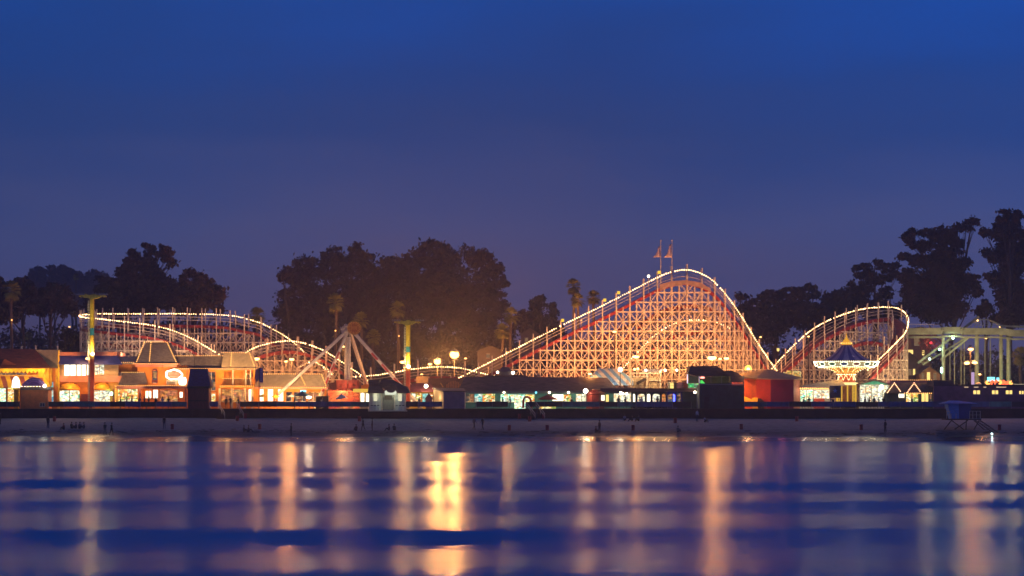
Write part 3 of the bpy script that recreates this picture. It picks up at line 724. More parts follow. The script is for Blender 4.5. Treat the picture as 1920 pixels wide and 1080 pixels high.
# signs on its front
s = thing('cloud_neon_sign', 'cloud shaped sign outlined in white neon on the orange arcade', 'sign', P(325, 712, Y-.9))
n = 28; pts = [(326+15*math.cos(2*math.pi*i/n)*(1+.07*math.cos(5*2*math.pi*i/n)), 702.5+9*math.sin(2*math.pi*i/n)*(1+.08*math.sin(7*2*math.pi*i/n))) for i in range(n)]
mb = MB(); mb.prism([(326+(x-326)*.95, 702.5+(y-702.5)*.95) for x, y in pts], Y-.9, .18); mb.build('board', mat('sign_brown', (.35, .17, .12), .6, .2, 6), s)
mb = MB(); mb.tube([P(x, y, Y-1.0) for x, y in pts+pts[:1]], .13, 6, 0, False); mb.build('neon_outline', M['neonw'], s)
mb = MB()
for j in range(3): 
    x = 316
    while x < 335: w_ = random.uniform(.8, 2); mb.pbox(x, x+w_, 698.5+3.4*j, 700.5+3.4*j, Y-.96, .05); x += w_+.8
mb.build('lettering', M['cream'], s)
s = thing('scroll_name_sign', 'pale curved name board with dark lettering under the cloud sign', 'sign', P(322, 722, Y-.8))
mb = MB(); mb.prism([(311, 713), (333, 714), (331, 722), (326, 720.5), (318, 720.5), (313, 722.5)], Y-.8, .1); bo = mb.build('board', M['cream'], s)
c = bpy.data.curves.new('t', 'FONT'); c.body = 'Tittie'; c.size = .8; c.extrude = .02
mb = MB()
x = 313
for wv in (1.2, .6, .9, .9, .5, 1.4, 1, .7): mb.pbox(x, x+wv, 715+random.random(), 720, Y-.86, .04); x += wv+1.1
bo2 = mb.build('lettering', M['dark'], s); bpy.data.curves.remove(c)
s = thing('glowing_ball_sign', 'blown out white rounded sign between cloud sign and navy roofed kiosk', 'sign', P(342, 722, Y-1))
mb = MB(); n = 20; mb.prism([(342+7*math.copysign(abs(math.cos(2*math.pi*i/n))**.6, math.cos(2*math.pi*i/n)), 714.5+7.6*math.copysign(abs(math.sin(2*math.pi*i/n))**.6, math.sin(2*math.pi*i/n))) for i in range(n)], Y-1.1, .35)
mb.build('light_box', emit('sign_white', (1, .98, .9), 3.5), s); mb = MB(); mb.bar(P(342, 722, Y-.9), P(342, 727, Y-.9), .15); mb.build('bracket', M['metal'], s)

# --- navy roofed kiosk on the fence line
Y = 390.6
t = thing('navy_roof_kiosk', 'closed maroon kiosk with tall navy mansard roof standing on the fence line', 'kiosk', base(372, Y))
mb = MB(); mb.pbox(352, 391.5, 728, 768, Y, 3); mb.build('wall', M['maroon'], t)
mb = MB(); mb.pbox(356, 387.5, 732, 750, Y-.05, .05)
for k in range(8): mb.pbox(356.3, 387.2, 733+k*2.1, 733.5+k*2.1, Y-.08, .03)
mb.build('shutter', M['maroon'], t)
mb = MB(); mb.pbox(354, 389.5, 750.6, 752.2, Y-.25, .25); mb.build('counter', M['dark'], t)
mb = MB(); mb.pbox(350, 394, 724, 728, Y-.2, 3.4); mb.pbox(355, 387, 691, 692.5, Y+.7, 1.7); mb.build('cornice', M['dark'], t)
mb = MB(); mb.frustum(351, 396, 724, 355.5, 386.5, 692, Y-.1, 3.2, .8); mb.build('roof', M['navy'], t)
mb = MB(); mb.bar(P(364.5, 690, Y+1.5), P(364.5, 655, Y+1.5), .06); mb.build('mast', M['dark'], t)

# --- food court wing with long mansard
Y = 400
t = thing('food_court_wing', 'long low orange food court wing with tan mansard and bright tall windows', 'building', base(540, Y))
a = [P(463, 725, Y-1), P(612, 725, Y-1), P(603, 702, Y+.4), P(463, 702, Y+.4)]; b = [v+Vector((0, 7, 0)) for v in a[:2]]+[v+Vector((0, 4, 0)) for v in a[2:]]
mb = MB(); mb.add(a+b, [(0,1,2,3), (1,5,6,2), (5,4,7,6), (4,0,3,7), (3,2,6,7), (0,4,5,1)]); mb.build('roof', M['tan'], t)
mb = MB(); mb.pbox(478, 614, 725.2, 729.5, Y-1.2, 7); mb.build('eave', M['salmon'], t)
facade(t, 464, 534, 729.6, B0, Y, [(466, 475.5, 730, 752.5, 'winw', 0), (487, 494, 730, 752.5, 'winw', 0), (502, 512, 730, 752.5, 'winw', 0), (521, 531, 730, 752.5, 'winw', 0)], 'orange')
facade(t, 534.02, 612, 729.6, B0, Y, [(536, 548, 735, 753, 'gdim', 0, 2), (551, 574, 735, 753, 'gdim', 2, 2), (577, 608, 735, 753, 'gorange', 2, 2)], 'orange', name='patio_wall')
trimline(t, [(463, 701), (603, 701)], Y+.3); trimline(t, [(490, 726.5), (614, 726.5)], Y-1.35); bulbs(t, [P(563, 702.5, Y+.3), P(573.5, 724.5, Y-1.1)]); bulbs(t, [P(603, 702, Y+.3), P(612, 725, Y-1.1)])
for x in (481, 498, 516.5, 540, 560, 595): light(t, P(x, 738, Y-1.6), 60, (1, .5, .14), .15)
light(t, P(520, 735, Y-8), 3200, (1, .6, .25), .2, 90, P(530, 712, Y)); light(t, P(590, 735, Y-7), 1500, (1, .6, .25), .2, 80, P(585, 712, Y))  # added spots, no fixtures, brighten the food court roof
s = thing('cyan_open_sign', 'small cyan lit sign hanging under the food court eave', 'sign', P(568, 735, Y-1.3)); mb = MB(); mb.pbox(563, 574, 731.5, 735, Y-1.35, .12); mb.build('light_box', M['cyan'], s)
mb = MB(); mb.bar(P(568, 731.5, Y-1.3), P(568, 729.4, Y-1.2), .06); mb.build('hanger', M['metal'], s)
t = thing('dark_service_box', 'plain dark service counter beside the pendulum ride fence', 'counter', base(603, 396)); mb = MB(); mb.pbox(592, 615, 744, B0, 395.5, 2); mb.build_each('cabinet', M['dark'], t); mb = MB(); mb.pbox(591, 616, 742.5, 744, 395.3, 2.4); mb.build('top', M['shingle'], t)

# --- yellow eaved booth, white ticket pavilion
Y = 397
t = thing('yellow_eave_booth', 'bright cream booth with glowing yellow eave left of the white pavilion', 'booth', base(684, Y))
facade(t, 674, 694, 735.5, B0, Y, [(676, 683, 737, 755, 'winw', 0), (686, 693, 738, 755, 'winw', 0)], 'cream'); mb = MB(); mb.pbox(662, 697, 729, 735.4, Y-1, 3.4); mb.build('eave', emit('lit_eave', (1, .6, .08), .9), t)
mb = MB(); mb.pbox(674.1, 693.9, 735.5, B0, Y+.65, 2); mb.build('body', M['cream'], t)
Y = 389.0
t = thing('white_ticket_pavilion', 'white columned ticket pavilion with dark pagoda roof on the seawall edge', 'pavilion', (X_(726, Y), Y, Z_(771, Y)))
cx = X_(726.5, Y)
mb = MB(); rw = X_(759.5, Y)-cx
segs = [(693.5, 716), (740, 759.5)]
for (x0, x1) in segs:
    n = 6; cxx = (x0+x1)/2; r_ = (x1-x0)/2
    for i in range(n):
        a0 = math.pi*i/n; a1 = math.pi*(i+1)/n
        p0 = P(cxx-r_*math.cos(a0), 769.5, Y); p1 = P(cxx-r_*math.cos(a1), 769.5, Y); p0.y -= math.sin(a0)*.9; p1.y -= math.sin(a1)*.9
        up = Vector((0, 0, Z_(737.5, Y)-p0.z)); mb.add([p0, p1, p1+up, p0+up], [(0, 1, 2, 3)])
mb.pbox(693.5, 759.5, 737.5, 769.5, Y+.01, 3); mb.build('wall', mat('white_boards', (.62, .62, .5), .6, .12, 2, stretch=(6, 1, .2)), t)
mb = MB(); mb.pbox(718, 738, 745, 769, Y-.06, .05); mb.build('doorway', mat('pavilion_door', (.28, .27, .2), .7, .2, 4, stretch=(6, 1, .3)), t)
mb = MB(); mb.pbox(721, 735, 741.5, 749.5, Y-.14, .05); mb.build('notice_board', mat('brown_notice', (.12, .09, .06), .7, .3, 5), t)
mb = MB()
for x in (695.5, 701, 707, 742, 748, 754): mb.pbox(x, x+4, 759.5, 761, Y-.98+.0, .04)
mb.build('slot', M['blk'], t)
mb = MB()
for x in (693.5, 715.5, 740, 759.5): mb.lathe([(.2, 0), (.2, .15), (.13, .25), (.12, 2.35), (.2, 2.5), (.2, 2.6)], (X_(x, Y), Y-.3, Z_(770, Y)), 8)
mb.build_each('column', M['cream'], t)
mb = MB(); mb.pbox(690, 763, 769.6, 771.5, Y-1.2, 4.2); mb.build('base_slab', M['cream'], t)
mb = MB(); mb.frustum(689, 722, 737.3, 691, 712, 724, Y-1.2, 4.5, .8); mb.frustum(738, 769, 737.3, 746, 762, 724, Y-1.2, 4.5, .8); mb.frustum(700, 764, 727, 716, 735, 711.5, Y+.8, 3.2, 1.1)
mb.frustum(692, 710, 724, 689.5, 712, 712, Y+.2, 3, -.1)
n = 10; mb.prism([(717, 738), (723, 727), (729, 720), (737, 720), (744, 727), (748, 738), (742, 733.5)]+[(733-8.5*math.cos(math.pi*i/n+math.pi), 731+5.5*math.sin(math.pi*i/n)) for i in range(n+1)][::1]+[(722, 733.5)], Y-1.35, 2.5)
mb.build('roof', M['darkroof'], t)
mb = MB(); mb.prism([(721, 733.5), (724.8, 731.6), (727, 734.5), (733, 736.6), (739, 734.5), (741.5, 731.6), (744, 734), (742, 740), (722, 740)], Y-1.2, .25); mb.build('lit_arch', emit('arch_glow', (.95, 1, .78), .9), t)
for x in (704, 750): light(t, P(x, 741, Y-1.5), 26, (1, .95, .6), .1)
light(t, P(733, 742, Y-1.3), 22, (.85, 1, .8), .1)
mb = MB()
for x in (704, 750): mb.pbox(x-3.5, x+3.5, 739, 752, Y-.965, .04)
mb.build_each('lit_pane', emit('pavilion_pane', (1, .95, .62), .85), t)

# --- small stalls right of the pavilion
Y = 399
t = thing('red_roof_stall', 'low red hip roofed game stall behind the striped tower pole', 'stall', base(790, Y))
mb = MB(); mb.frustum(763, 818, 735, 772, 806, 718, Y-1.5, 5, 1.8); mb.build('roof', mat('faded_red_roof', (.2, .05, .05), .8, .25, 2), t)
facade(t, 768, 812, 735.1, B0, Y, [(770, 779, 737, 754, 'gwhite', 0), (781, 790, 738, 754, 'gyel', 0), (792, 802, 738, 754, 'gcyan', 0), (804, 811, 738, 754, 'gyel', 0)], 'yellow')
mb = MB(); mb.ball(P(799, 724, Y-1.8), .3); mb.build('lamp', M['lampw'], t); light(t, P(799, 726, Y-2.3), 200, (1, .7, .4), .15)
for x in (776, 792): light(t, P(x, 742, Y-1.5), 25, (1, .6, .2), .15)
t = thing('playhouse_booth', 'tiny dark gabled playhouse booth left of the mauve shed', 'booth', base(804, 396)); mb = MB(); mb.prism([(797.5, B0), (797.5, 747), (804, 738.5), (810, 747), (810, B0)], 396, 1.4); mb.build('wall', M['purple'], t)
mb = MB(); mb.prism([(796, 748), (804, 737), (811.5, 748), (811, 749), (804, 739), (796.5, 749)], 395.8, 1.8); mb.build('roof', M['darkroof'], t)
t = thing('beige_stage_block', 'blank beige block with dark brown side wall behind the stalls', 'building', base(822, 408)); mb = MB(); mb.pbox(780.5, 803, 705.5, B0, 407, 4); mb.build('wall', M['tan'], t); mb = MB(); mb.pbox(803.02, 868, 709, B0, 407.2, 5); mb.build('side_wall', M['darkroof'], t)
t = thing('fan_fin_sign', 'row of orange fins spread like a fan on the roof edge', 'sign', P(848, 728, 402))
for i in range(9):
    mb = MB(); x = 838+3.1*i; h = 14*math.sin(math.pi*(i+1.4)/11)**.7; mb.prism([(x-.8, 727), (x+.8, 727), (x+.9, 727-h), (x-.9, 727-h+1.5)], 402-.05*i, .12); mb.build('fin', mat('fin_orange', (.5, .2, .09), .6, .2, 3), t)
for s_ in (-1, 1): mb = MB(); mb.bar(P(848+s_*17, 726, 402), P(848+s_*22, 718, 402), .25, .12); mb.build('side_fin', M['gold'], t)
Y = 390.8
t = thing('mauve_shed', 'plain mauve shed with a lit cream side on the fence line', 'shed', base(850, Y))
mb = MB(); mb.pbox(831.5, 871.5, 732.5, 770, Y, 5); mb.build('wall', mat('mauve_wall', (.4, .24, .24), .8, .12, 1), t)
a = [P(831.4, 770, Y+.01), P(831.4, 732.6, Y+.01)]; b = [P(813, 764, Y+6), P(813, 731, Y+6)]
mb = MB(); mb.add([a[0], a[1], b[1], b[0]], [(0, 1, 2, 3)]); mb.build('side_wall', mat('cream_boards', (.6, .45, .25), .7, .12, 2, stretch=(5, 5, .3)), t)
mb = MB(); p = [P(829.5, 733, Y-.2), P(873, 733, Y-.2), P(870, 728, Y+6), P(810, 727, Y+6.4)]; mb.sheet([[p[0], p[1]], [p[3], p[2]]]); q = mb.build('roof', mat('shed_roof', (.22, .15, .1), .7, .2, 2), t); sm = q.modifiers.new('thick', 'SOLIDIFY'); sm.thickness = .15
light(t, P(818, 745, Y+2), 60, (1, .7, .35), .2)

# --- long dark brown arcade roof
Y = 401
t = thing('long_arcade', 'long dark brown roofed arcade with bright green and yellow shop openings', 'building', base(1010, Y))
a = [P(858, 733, Y-2), P(1160, 733, Y-2), P(1138, 708, Y+2), P(872, 706, Y+2)]
b = [v+Vector((0, 11, 0)) for v in a[:2]]+[v+Vector((0, 4, 0)) for v in a[2:]]
mb = MB(); mb.add(a+b, [(0,1,2,3), (1,5,6,2), (5,4,7,6), (4,0,3,7), (3,2,6,7), (0,4,5,1)]); mb.prism([(905, 709), (912, 704), (984, 703), (996, 709)], Y+2.2, 4); mb.build('roof', M['darkroof'], t)
mb = MB(); mb.pbox(856, 1162, 733.2, 737.5, Y-2.2, 8); mb.build('eave', mat('pale_teal_eave', (.17, .19, .17), .7, .15, 2), t)
facade(t, 866, 1186, 737.6, B0, Y, [(871, 889, 738.5, 754, 'gdim', 1), (890, 904.5, 738.5, 754, 'gcyan', 0), (905, 928, 738.5, 754, 'gyel', 0), (938.5, 964, 739.5, 754, 'ggreen', 1), (964.5, 985, 740, B0-.1, 'ggreen', 0), (985.5, 1002, 740, 755, 'gyel', 0), (1036, 1056.5, 739.5, 752, 'winw', 0), (1057, 1071, 740, 753, 'gyel', 0), (1080, 1101, 739, 753, 'gwhite', 1), (1136, 1141.5, 740, 756, 'winy', 0), (1151, 1183, 737.9, 756, 'gwhite', 2)], 'teal')
for x, p in ((880, 25), (915, 35), (950, 60), (975, 70), (995, 45), (1045, 50), (1065, 45), (1090, 50), (1146, 30)): light(t, P(x, 742, Y-1.5), p, (.95, .95, .6), .12)
for x in (945, 1005, 1030, 1066): mb = MB(); mb.ball(P(x, 736, Y-2.3), .16); mb.build('eave_lamp', M['lampw'] if x != 1005 else M['cyan'], t)
light(t, P(1166, 735, Y-1.2), 160, (1, .8, .5), .12)
for x, y in ((1163, 736), (1168, 738), (1175, 738)): mb = MB(); mb.ball(P(x, y, Y-.9), .26 if x == 1163 else .17); mb.build('flood_lamp', M['lampw'], t)
s = thing('red_arch_frame', 'red curved archway frame beside the bright open shop entry', 'arch', base(988, 398))
mb = MB(); mb.tube([P(981, 765, 398), P(981.5, 750, 398), P(984, 745, 398), P(989, 744, 398), P(994, 747, 398), P(996, 754, 398), P(996, 765, 398)], .19, 6); mb.build('frame', mat('red_tube', (.7, .06, .03), .4, .1, 2), s, None, True)
t = thing('roof_cupola', 'dark domed cupola showing above the arcade roof left of the trestle', 'cupola', base(948, 409)); mb = MB(); mb.pbox(936, 960, 697, B0, 408.3, 3); mb.frustum(933, 962, 697, 942, 953, 688, 408, 3.4, .9); mb.build('body', mat('slate_dome', (.1, .08, .1), .8, .2, 2), t); mb = MB(); mb.ball(P(962, 699, 408), .25); mb.ball(P(933, 698, 408), .2); mb.build('lamp', M['lampw'], t)
# red kiosk with flood lamp
Y = 394.5
t = thing('red_octagonal_kiosk', 'dark red panelled kiosk with a blazing lamp on its roof corner', 'kiosk', base(1118, Y))
mb = MB(); c = Vector((X_(1116.5, Y), Y+1.4, DECK)); mb.lathe([(1.45, 0), (1.45, Z_(739, Y)-DECK), (1.6, Z_(738.5, Y)-DECK), (1.55, Z_(736, Y)-DECK), (.9, Z_(733.5, Y)-DECK), (.8, Z_(731, Y)-DECK), (.1, Z_(729, Y)-DECK)], c, 8, a0=R(22.5)); mb.build('wall', mat('kiosk_red', (.17, .02, .012), .6, .2, 3), t)
mb = MB(); mb.pbox(1127.5, 1133.5, 741, 751, Y+.3, .1); mb.build('window', M['winw'], t)
mb = MB(); mb.ball(P(1098, 733, Y), .36); mb.build('flood_lamp', M['lampw'], t); mb = MB(); mb.bar(P(1098, 734, Y+.1), P(1104, 738, Y+.6), .1); mb.build('bracket', M['metal'], t)
light(t, P(1098, 733, Y-.5), 420, (1, .75, .45), .2)

# --- blue striped canopy and platform rides
Y = 404
t = thing('striped_canopy', 'blue and white striped canopy roof in front of the big hill', 'canopy', base(1140, Y))
g = [[P(1112+i*7, 692, Y+3), P(1108+i*7.6, 702, Y+1.4), P(1100+i*8.2, 711, Y+.4), P(1112+i*8.4, 721, Y-.6)] for i in range(7)]
mb = MB(); mb.sheet([[P(1121, 691.5, Y+3), P(1158, 691.5, Y+3)], [P(1112, 701, Y+1.5), P(1172, 701, Y+1.5)], [P(1100, 712, Y+.2), P(1190, 712, Y+.2)], [P(1138, 723, Y-.9), P(1205, 723, Y-.9)]])
q = mb.build('canvas', stripes('blue_stripes', (.1, .28, .55), (.48, .48, .46), .75, (1, 0, .9)), t); sm = q.modifiers.new('thick', 'SOLIDIFY'); sm.thickness = .05
mb = MB()
for x in (1112, 1150, 1195): mb.bar(P(x, 712, Y+.3), (X_(x, Y), Y+.3, DECK), .12)
mb.build_each('post', M['cream'], t)
light(t, P(1163, 694, Y-2), 240, (1, .85, .6), .2); mb = MB(); mb.bar(P(1163, 697, Y-1.2), P(1163, 727, Y-1.2), .1); mb.build('lamp_post', M['dark'], t); mb = MB(); mb.ball(P(1163, 693, Y-1.6), .34); mb.build('flood_lamp', M['lampw'], t)
Y = 400
t = thing('colonnade_pavilion', 'dark colonnade with bright arched openings and a roof terrace', 'building', base(1240, Y))
ops = []
arcs = [(1186, 1191), (1195.5, 1209), (1213, 1219.5), (1223.5, 1237), (1241, 1248), (1252, 1266.5), (1269, 1276)]
gl = ['winw', 'gwhite', 'winw', 'gwhite', 'gorange', 'gdim', 'gdim']
facade(t, 1184, 1312, 734.5, B0, Y, [(a, b, 738, 756, g_, 0, 1.4) for (a, b), g_ in zip(arcs, gl)], 'tealdk')
mb = MB()
for (a, b) in arcs[:6]:
    n = 6; cxx = (a+b)/2; r_ = (b-a)/2
    mb.prism([(a-.3, 737.6), (b+.3, 737.6), (b+.3, 742)]+[(cxx+r_*math.cos(math.pi*i/n), 742-3.6*math.sin(math.pi*i/n)) for i in range(n+1)]+[(a-.3, 742)], Y-.08, .06)
mb.build_each('arch_trim', M['tealdk'], t)
mb = MB()
for (a, b) in zip([1184]+[q[1] for q in arcs], [q[0] for q in arcs]+[1281]): mb.lathe([(.2, 0), (.15, .1), (.15, 2.3), (.22, 2.5)], (X_((a+b)/2, Y), Y-.35, DECK), 8)
mb.build_each('column', M['blk'], t)
mb = MB(); mb.pbox(1126, 1313, 728.2, 734.3, Y-1.6, 7); mb.build('terrace_slab', M['darkroof'], t)
mb = MB(); mb.pbox(1126, 1185, 726.8, 728, Y-1.5, .3); mb.build('kerb_strip', M['tan'], t)
mb = MB(); mb.pbox(1262.6, 1265.4, 739, 753, Y+.6, .12); mb.build('blue_light_tube', M['blue'], t); light(t, P(1264, 746, Y-.6), 70, (.1, .1, 1), .1)
for x in (1189, 1202, 1216, 1230, 1245): light(t, P(x, 746, Y+.8), 16, (1, .75, .45), .1)
mb = MB(); mb.ball(P(1303, 735.5, Y-2), .2); mb.build('wall_lamp', M['lampw'], t); light(t, P(1303, 736, Y-2.3), 25, (1, .85, .6), .1)
mb = MB()
for x in np.arange(1196, 1290, 12): mb.bar(P(x, 718, Y-1.4), P(x, 728.2, Y-1.4), .05)
mb.bar(P(1196, 718, Y-1.4), P(1286, 718, Y-1.4), .05); mb.bar(P(1196, 723, Y-1.4), P(1286, 723, Y-1.4), .035)
mb.build('railing', M['dark'], t)
t = thing('terrace_ride_frame', 'cream steel gate frame ride standing on the colonnade roof', 'ride', P(1210, 728, 402))
for x in (1184, 1213, 1238): mb = MB(); mb.pbox(x-1.2, x+1.2, 700, 728, 402, .4); mb.build('post', M['cream'], t)
mb = MB(); mb.pbox(1183, 1239, 698.5, 701, 401.9, .5); mb.pbox(1186, 1212, 705, 707, 402, .3); mb.pbox(1215, 1237, 712, 714, 402, .3); mb.build('beam', M['cream'], t)
mb = MB(); mb.pbox(1188, 1211, 708, 727, 402.6, .2); mb.pbox(1216, 1236, 706, 727, 402.7, .2); mb.build('back_panel', mat('ride_panel', (.55, .42, .25), .6, .25, 3), t)
mb = MB(); mb.bar(P(1194, 719, 401.6), P(1211, 710, 401.6), .3, .4); mb.bar(P(1198, 717, 401.6), P(1198, 728, 401.6), .1); mb.build('boarding_ramp', M['dark'], t)
for x, y in ((1190, 692.5), (1196, 691.5)): mb = MB(); mb.ball(P(x, y, 401.8), .2); mb.build('amber_lamp', M['lamps'], t)
for x, y, cc in ((1211, 694, 'lampw'), (1238, 697, 'lamps'), (1247, 694, 'lampw'), (1240, 694, 'pinkl'), (1269, 694, 'lampw')): mb = MB(); mb.ball(P(x, y, 401.8), .17); mb.build('lamp', M[cc], t)
mb = MB(); mb.pbox(1205, 1240, 692, 697.5, 402.1, .4); mb.build('header_sign', mat('ride_header', (.3, .25, .25), .6, .3, 3), t)
for x in (1198, 1226, 1250): light(t, P(x, 704, 399.6), 330, (1, .65, .3), .15)
t = thing('terrace_crates', 'low cabinets lined along the right end of the roof terrace', 'cabinets', P(1262, 728, 401.5))
for x0, x1, c_ in ((1256, 1263, 'winy'), (1264, 1268, 'dark'), (1269, 1281, 'purple'), (1282, 1291, 'maroon')): mb = MB(); mb.pbox(x0, x1, 717, 728.1, 401.2, 1); mb.build_each('cabinet', M[c_], t)
t = thing('framed_ride_car', 'boxy ride car framed in white tube lights over green glow', 'ride car', P(1300, 728, 399.6))
pf = [(1289, 719), (1289, 699), (1295, 691.5), (1305, 691.5), (1311.5, 699), (1311.5, 719)]
mb = MB(); mb.tube([P(x, y, 399) for x, y in pf], .07, 5, 0, False); mb.build('tube_light', emit('lilac_tube', (.8, .75, 1), 1.6), t)
mb = MB(); mb.prism([(1290, 700), (1295.5, 692.5), (1304.5, 692.5), (1310.5, 700)], 399.1, .9); mb.build('canopy', M['tan'], t)
mb = MB(); mb.pbox(1291, 1310, 701, 718.5, 399.5, .5); mb.build('cabin', mat('cabin_green', (.1, .14, .1), .5, .3, 4), t)
mb = MB(); mb.pbox(1290.5, 1310, 719, 727.5, 399.2, .7); mb.build('glowing_base', shopglow('green_base', [(.1, 1, .2), (.1, .9, .3), (.3, .5, .3)], .7, 2.5, 8), t)
# --- dark teal building
Y = 392.5
t = thing('dark_teal_building', 'windowless dark teal building with open upper deck and brown roof', 'building', base(1353, Y))
a = 1311.5
facade(t, 1311.5, 1395.5, 705, 766.5, Y, [(1313, 1370, 704.9, 719, None), (1372, 1393, 715, 729.5, None)], 'tealdk')
mb = MB(); mb.pbox(1311.6, 1395.4, 722, 766.4, Y+.32, 6); mb.build('body', M['tealdk'], t)
mb = MB()
for x in np.arange(1316, 1394, 6.3): mb.pbox(x, x+.5, 722, 766, Y-.03, .03)
mb.build('panel_batten', M['tealdk'], t)
mb = MB(); mb.pbox(1320, 1329, 745, 766, Y-.06, .05); mb.build('door', M['blk'], t)
mb = MB(); mb.pbox(1311, 1396, 720, 721.5, Y-.08, .08); mb.build('ledge', M['metal'], t)
mb = MB(); mb.pbox(1313, 1371, 704, 722, Y+5, .2); mb.build('back_wall', mat('olive_wall', (.1, .11, .06), .8, .3, 1), t)
mb = MB(); mb.pbox(1371.5, 1394, 714, 722, Y+5, .2); mb.build('orange_back_wall', M['gred'], t)
mb = MB(); mb.prism([(1294, 686.5), (1345, 686), (1357, 695), (1371, 705), (1305, 705), (1290, 700)], Y+.5, 5.5); mb.prism([(1345, 695.2), (1372, 695), (1385, 700), (1394, 708), (1395.8, 716), (1371.2, 716), (1371.2, 705.2)], Y-.1, 6); mb.build('roof', M['darkroof'], t)
mb = MB()
for x in (1333, 1353): mb.bar(P(x, 705, Y+.2), P(x, 719, Y+.2), .08)
mb.build_each('post', M['metal'], t)
mb = MB(); mb.prism([(1313, 719), (1313, 713), (1317, 713), (1322, 719)], Y+2, .3); mb.build('green_slope', M['green'], t)
mb = MB(); mb.ball(P(1317, 708, Y+1), .2, sq=(1.8, 1, .8)); mb.build('pink_lamp', M['pinkl'], t); light(t, P(1322, 709, Y+2.5), 40, (1, .4, .2), .1); light(t, P(1352, 711, Y+3), 16, (.5, 1, .3), .1)
# --- octagonal red building
Y = 397
t = thing('octagonal_red_pavilion', 'faceted red and maroon pavilion with broad cream cone roof', 'building', base(1445, Y))
fc = [((1388, 6), (1418, 0), 'wall_orange', (.8, .13, .03)), ((1418, 0), (1445, -.6), 'wall_red', (.55, .05, .025)), ((1445, -.6), (1488, -.3), 'wall_maroon', (.2, .014, .045)), ((1488, -.3), (1500, 2), 'wall_rose', (.4, .14, .08))]
for (p0, d0), (p1, d1), nm, c_ in fc:
    y0, y1 = Y+d0, Y+d1; z0 = DECK; z1 = Z_(709.5, Y)
    A = Vector((X_(p0, y0), y0, z0)); B = Vector((X_(p1, y1), y1, z0)); u = Vector((0, 0, z1-z0)); w_ = Vector((0, .25, 0))
    mb = MB(); mb.add([A, B, B+u, A+u, A+w_, B+w_, B+u+w_, A+u+w_], [(0,1,2,3), (7,6,5,4), (0,4,5,1), (3,2,6,7)]); mb.build('wall_facet', mat(nm, c_, .7, .12, 1), t)
apex = P(1437, 692, Y+5); rim = [P(1383, 702, Y+6), P(1392, 707, Y+2), P(1418, 709, Y-.8), P(1447, 710, Y-1.4), P(1490, 710.5, Y-1.1), P(1506, 709.5, Y+2), P(1500, 706, Y+9), P(1400, 705, Y+10)]
mb = MB(); mb.add([apex]+rim+[r_-Vector((0, 0, .15)) for r_ in rim], [(0, i+1, (i+1) % 8+1) for i in range(8)]+[(i+1, i+9, (i+1) % 8+9, (i+1) % 8+1) for i in range(8)]); mb.build('cone_roof', mat('cream_canvas_roof', (.42, .27, .14), .7, .15, 1), t)
mb = MB(); mb.prism([(1395, 753), (1395, 743), (1408, 748), (1421, 753)], Y-.8, .6); mb.pbox(1411, 1421, 745.5, B0, Y-1.2, .6); mb.build('ramp', M['yellow'], t)
mb = MB(); mb.prism([(1421.5, 753), (1421.5, 747), (1426, 747), (1432, 752), (1432, B0), (1421.5, B0)], Y-1.2, .6); mb.build('bin_cabinet', M['dark'], t)
light(t, P(1404, 740, Y-2.2), 200, (1, .42, .1), .2); light(t, P(1428, 728, Y-3.5), 110, (1, .3, .12), .2); light(t, P(1466, 735, Y-4), 60, (1, .2, .3), .2); light(t, P(1403, 700, Y-5), 160, (1, .6, .3), .2)
s = thing('sun_disc_sign', 'half round glowing yellow sun sign on the cone roof', 'sign', P(1403, 696, Y+1)); n = 14
mb = MB(); mb.prism([(1403+7*math.cos(math.pi*i/n), 694-9.5*math.sin(math.pi*i/n)) for i in range(n+1)], Y+1, .2); mb.build('disc', emit('sun_disc', (1, .7, .12), 2.2), s)
mb = MB(); mb.prism([(1403+3*math.cos(math.pi*i/n), 693.5-4*math.sin(math.pi*i/n)) for i in range(n+1)], Y+.9, .08); mb.build('face', emit('sun_face', (1, .95, .6), 3), s)
s = thing('yellow_lit_panels', 'row of yellow lit panels behind the red pavilion roof', 'panels', P(1484, 712, 404))
for x0, x1, yt in ((1462, 1468, 700), (1469, 1475, 697), (1476, 1484, 694), (1486.5, 1502, 695)): mb = MB(); mb.prism([(x0, 710), (x0, yt), (x1, yt+1.5), (x1, 710)], 403.5, .2); mb.build('panel', shopglow('panel_yellow', [(1, .65, .15), (1, .8, .3), (.9, .45, .1)], .8, 2.5, 9), s)
# --- cream tent shop
Y = 400
t = thing('cream_tent_shop', 'cream canvas roofed stall full of bright goods left of the swing ride', 'stall', base(1535, Y))
mb = MB(); mb.sheet([[P(1500, 726, Y-1.6), P(1557, 728, Y-1.6), P(1585, 722, Y-1)], [P(1505, 722, Y+1), P(1556, 714, Y+1), P(1578, 711, Y+1)]]); q = mb.build('canvas_roof', mat('tent_canvas', (.6, .45, .3), .7, .12, 1), t); sm = q.modifiers.new('thick', 'SOLIDIFY'); sm.thickness = .06
facade(t, 1500, 1557, 727.5, B0, Y, [(1501, 1524, 731, 753.5, 'ggreen', 1), (1526, 1555, 731, 748, 'gwhite', 1)], 'cream')
mb = MB(); mb.pbox(1526, 1546, 747, B0, Y-.9, .6); mb.build('red_counter', mat('counter_red', (.6, .08, .03), .6, .2, 3), t)
trimline(t, [(1501, 728.5), (1556, 728.5)], Y-1.7, .13)
for x in (1510, 1530, 1548): light(t, P(x, 732, Y-2), 75, (1, .9, .65), .15)
light(t, P(1545, 728, Y-6), 200, (1, .75, .45), .2, 80, P(1545, 715, Y))
s = thing('dark_blue_board', 'dark blue sign board with faint star shape near the tent stall', 'board', base(1566, 396)); mb = MB(); mb.pbox(1555.5, 1577, 723, 746, 396, .15); mb.build('panel', mat('star_board', (.07, .06, .09), .7, .3, 1.3), s)
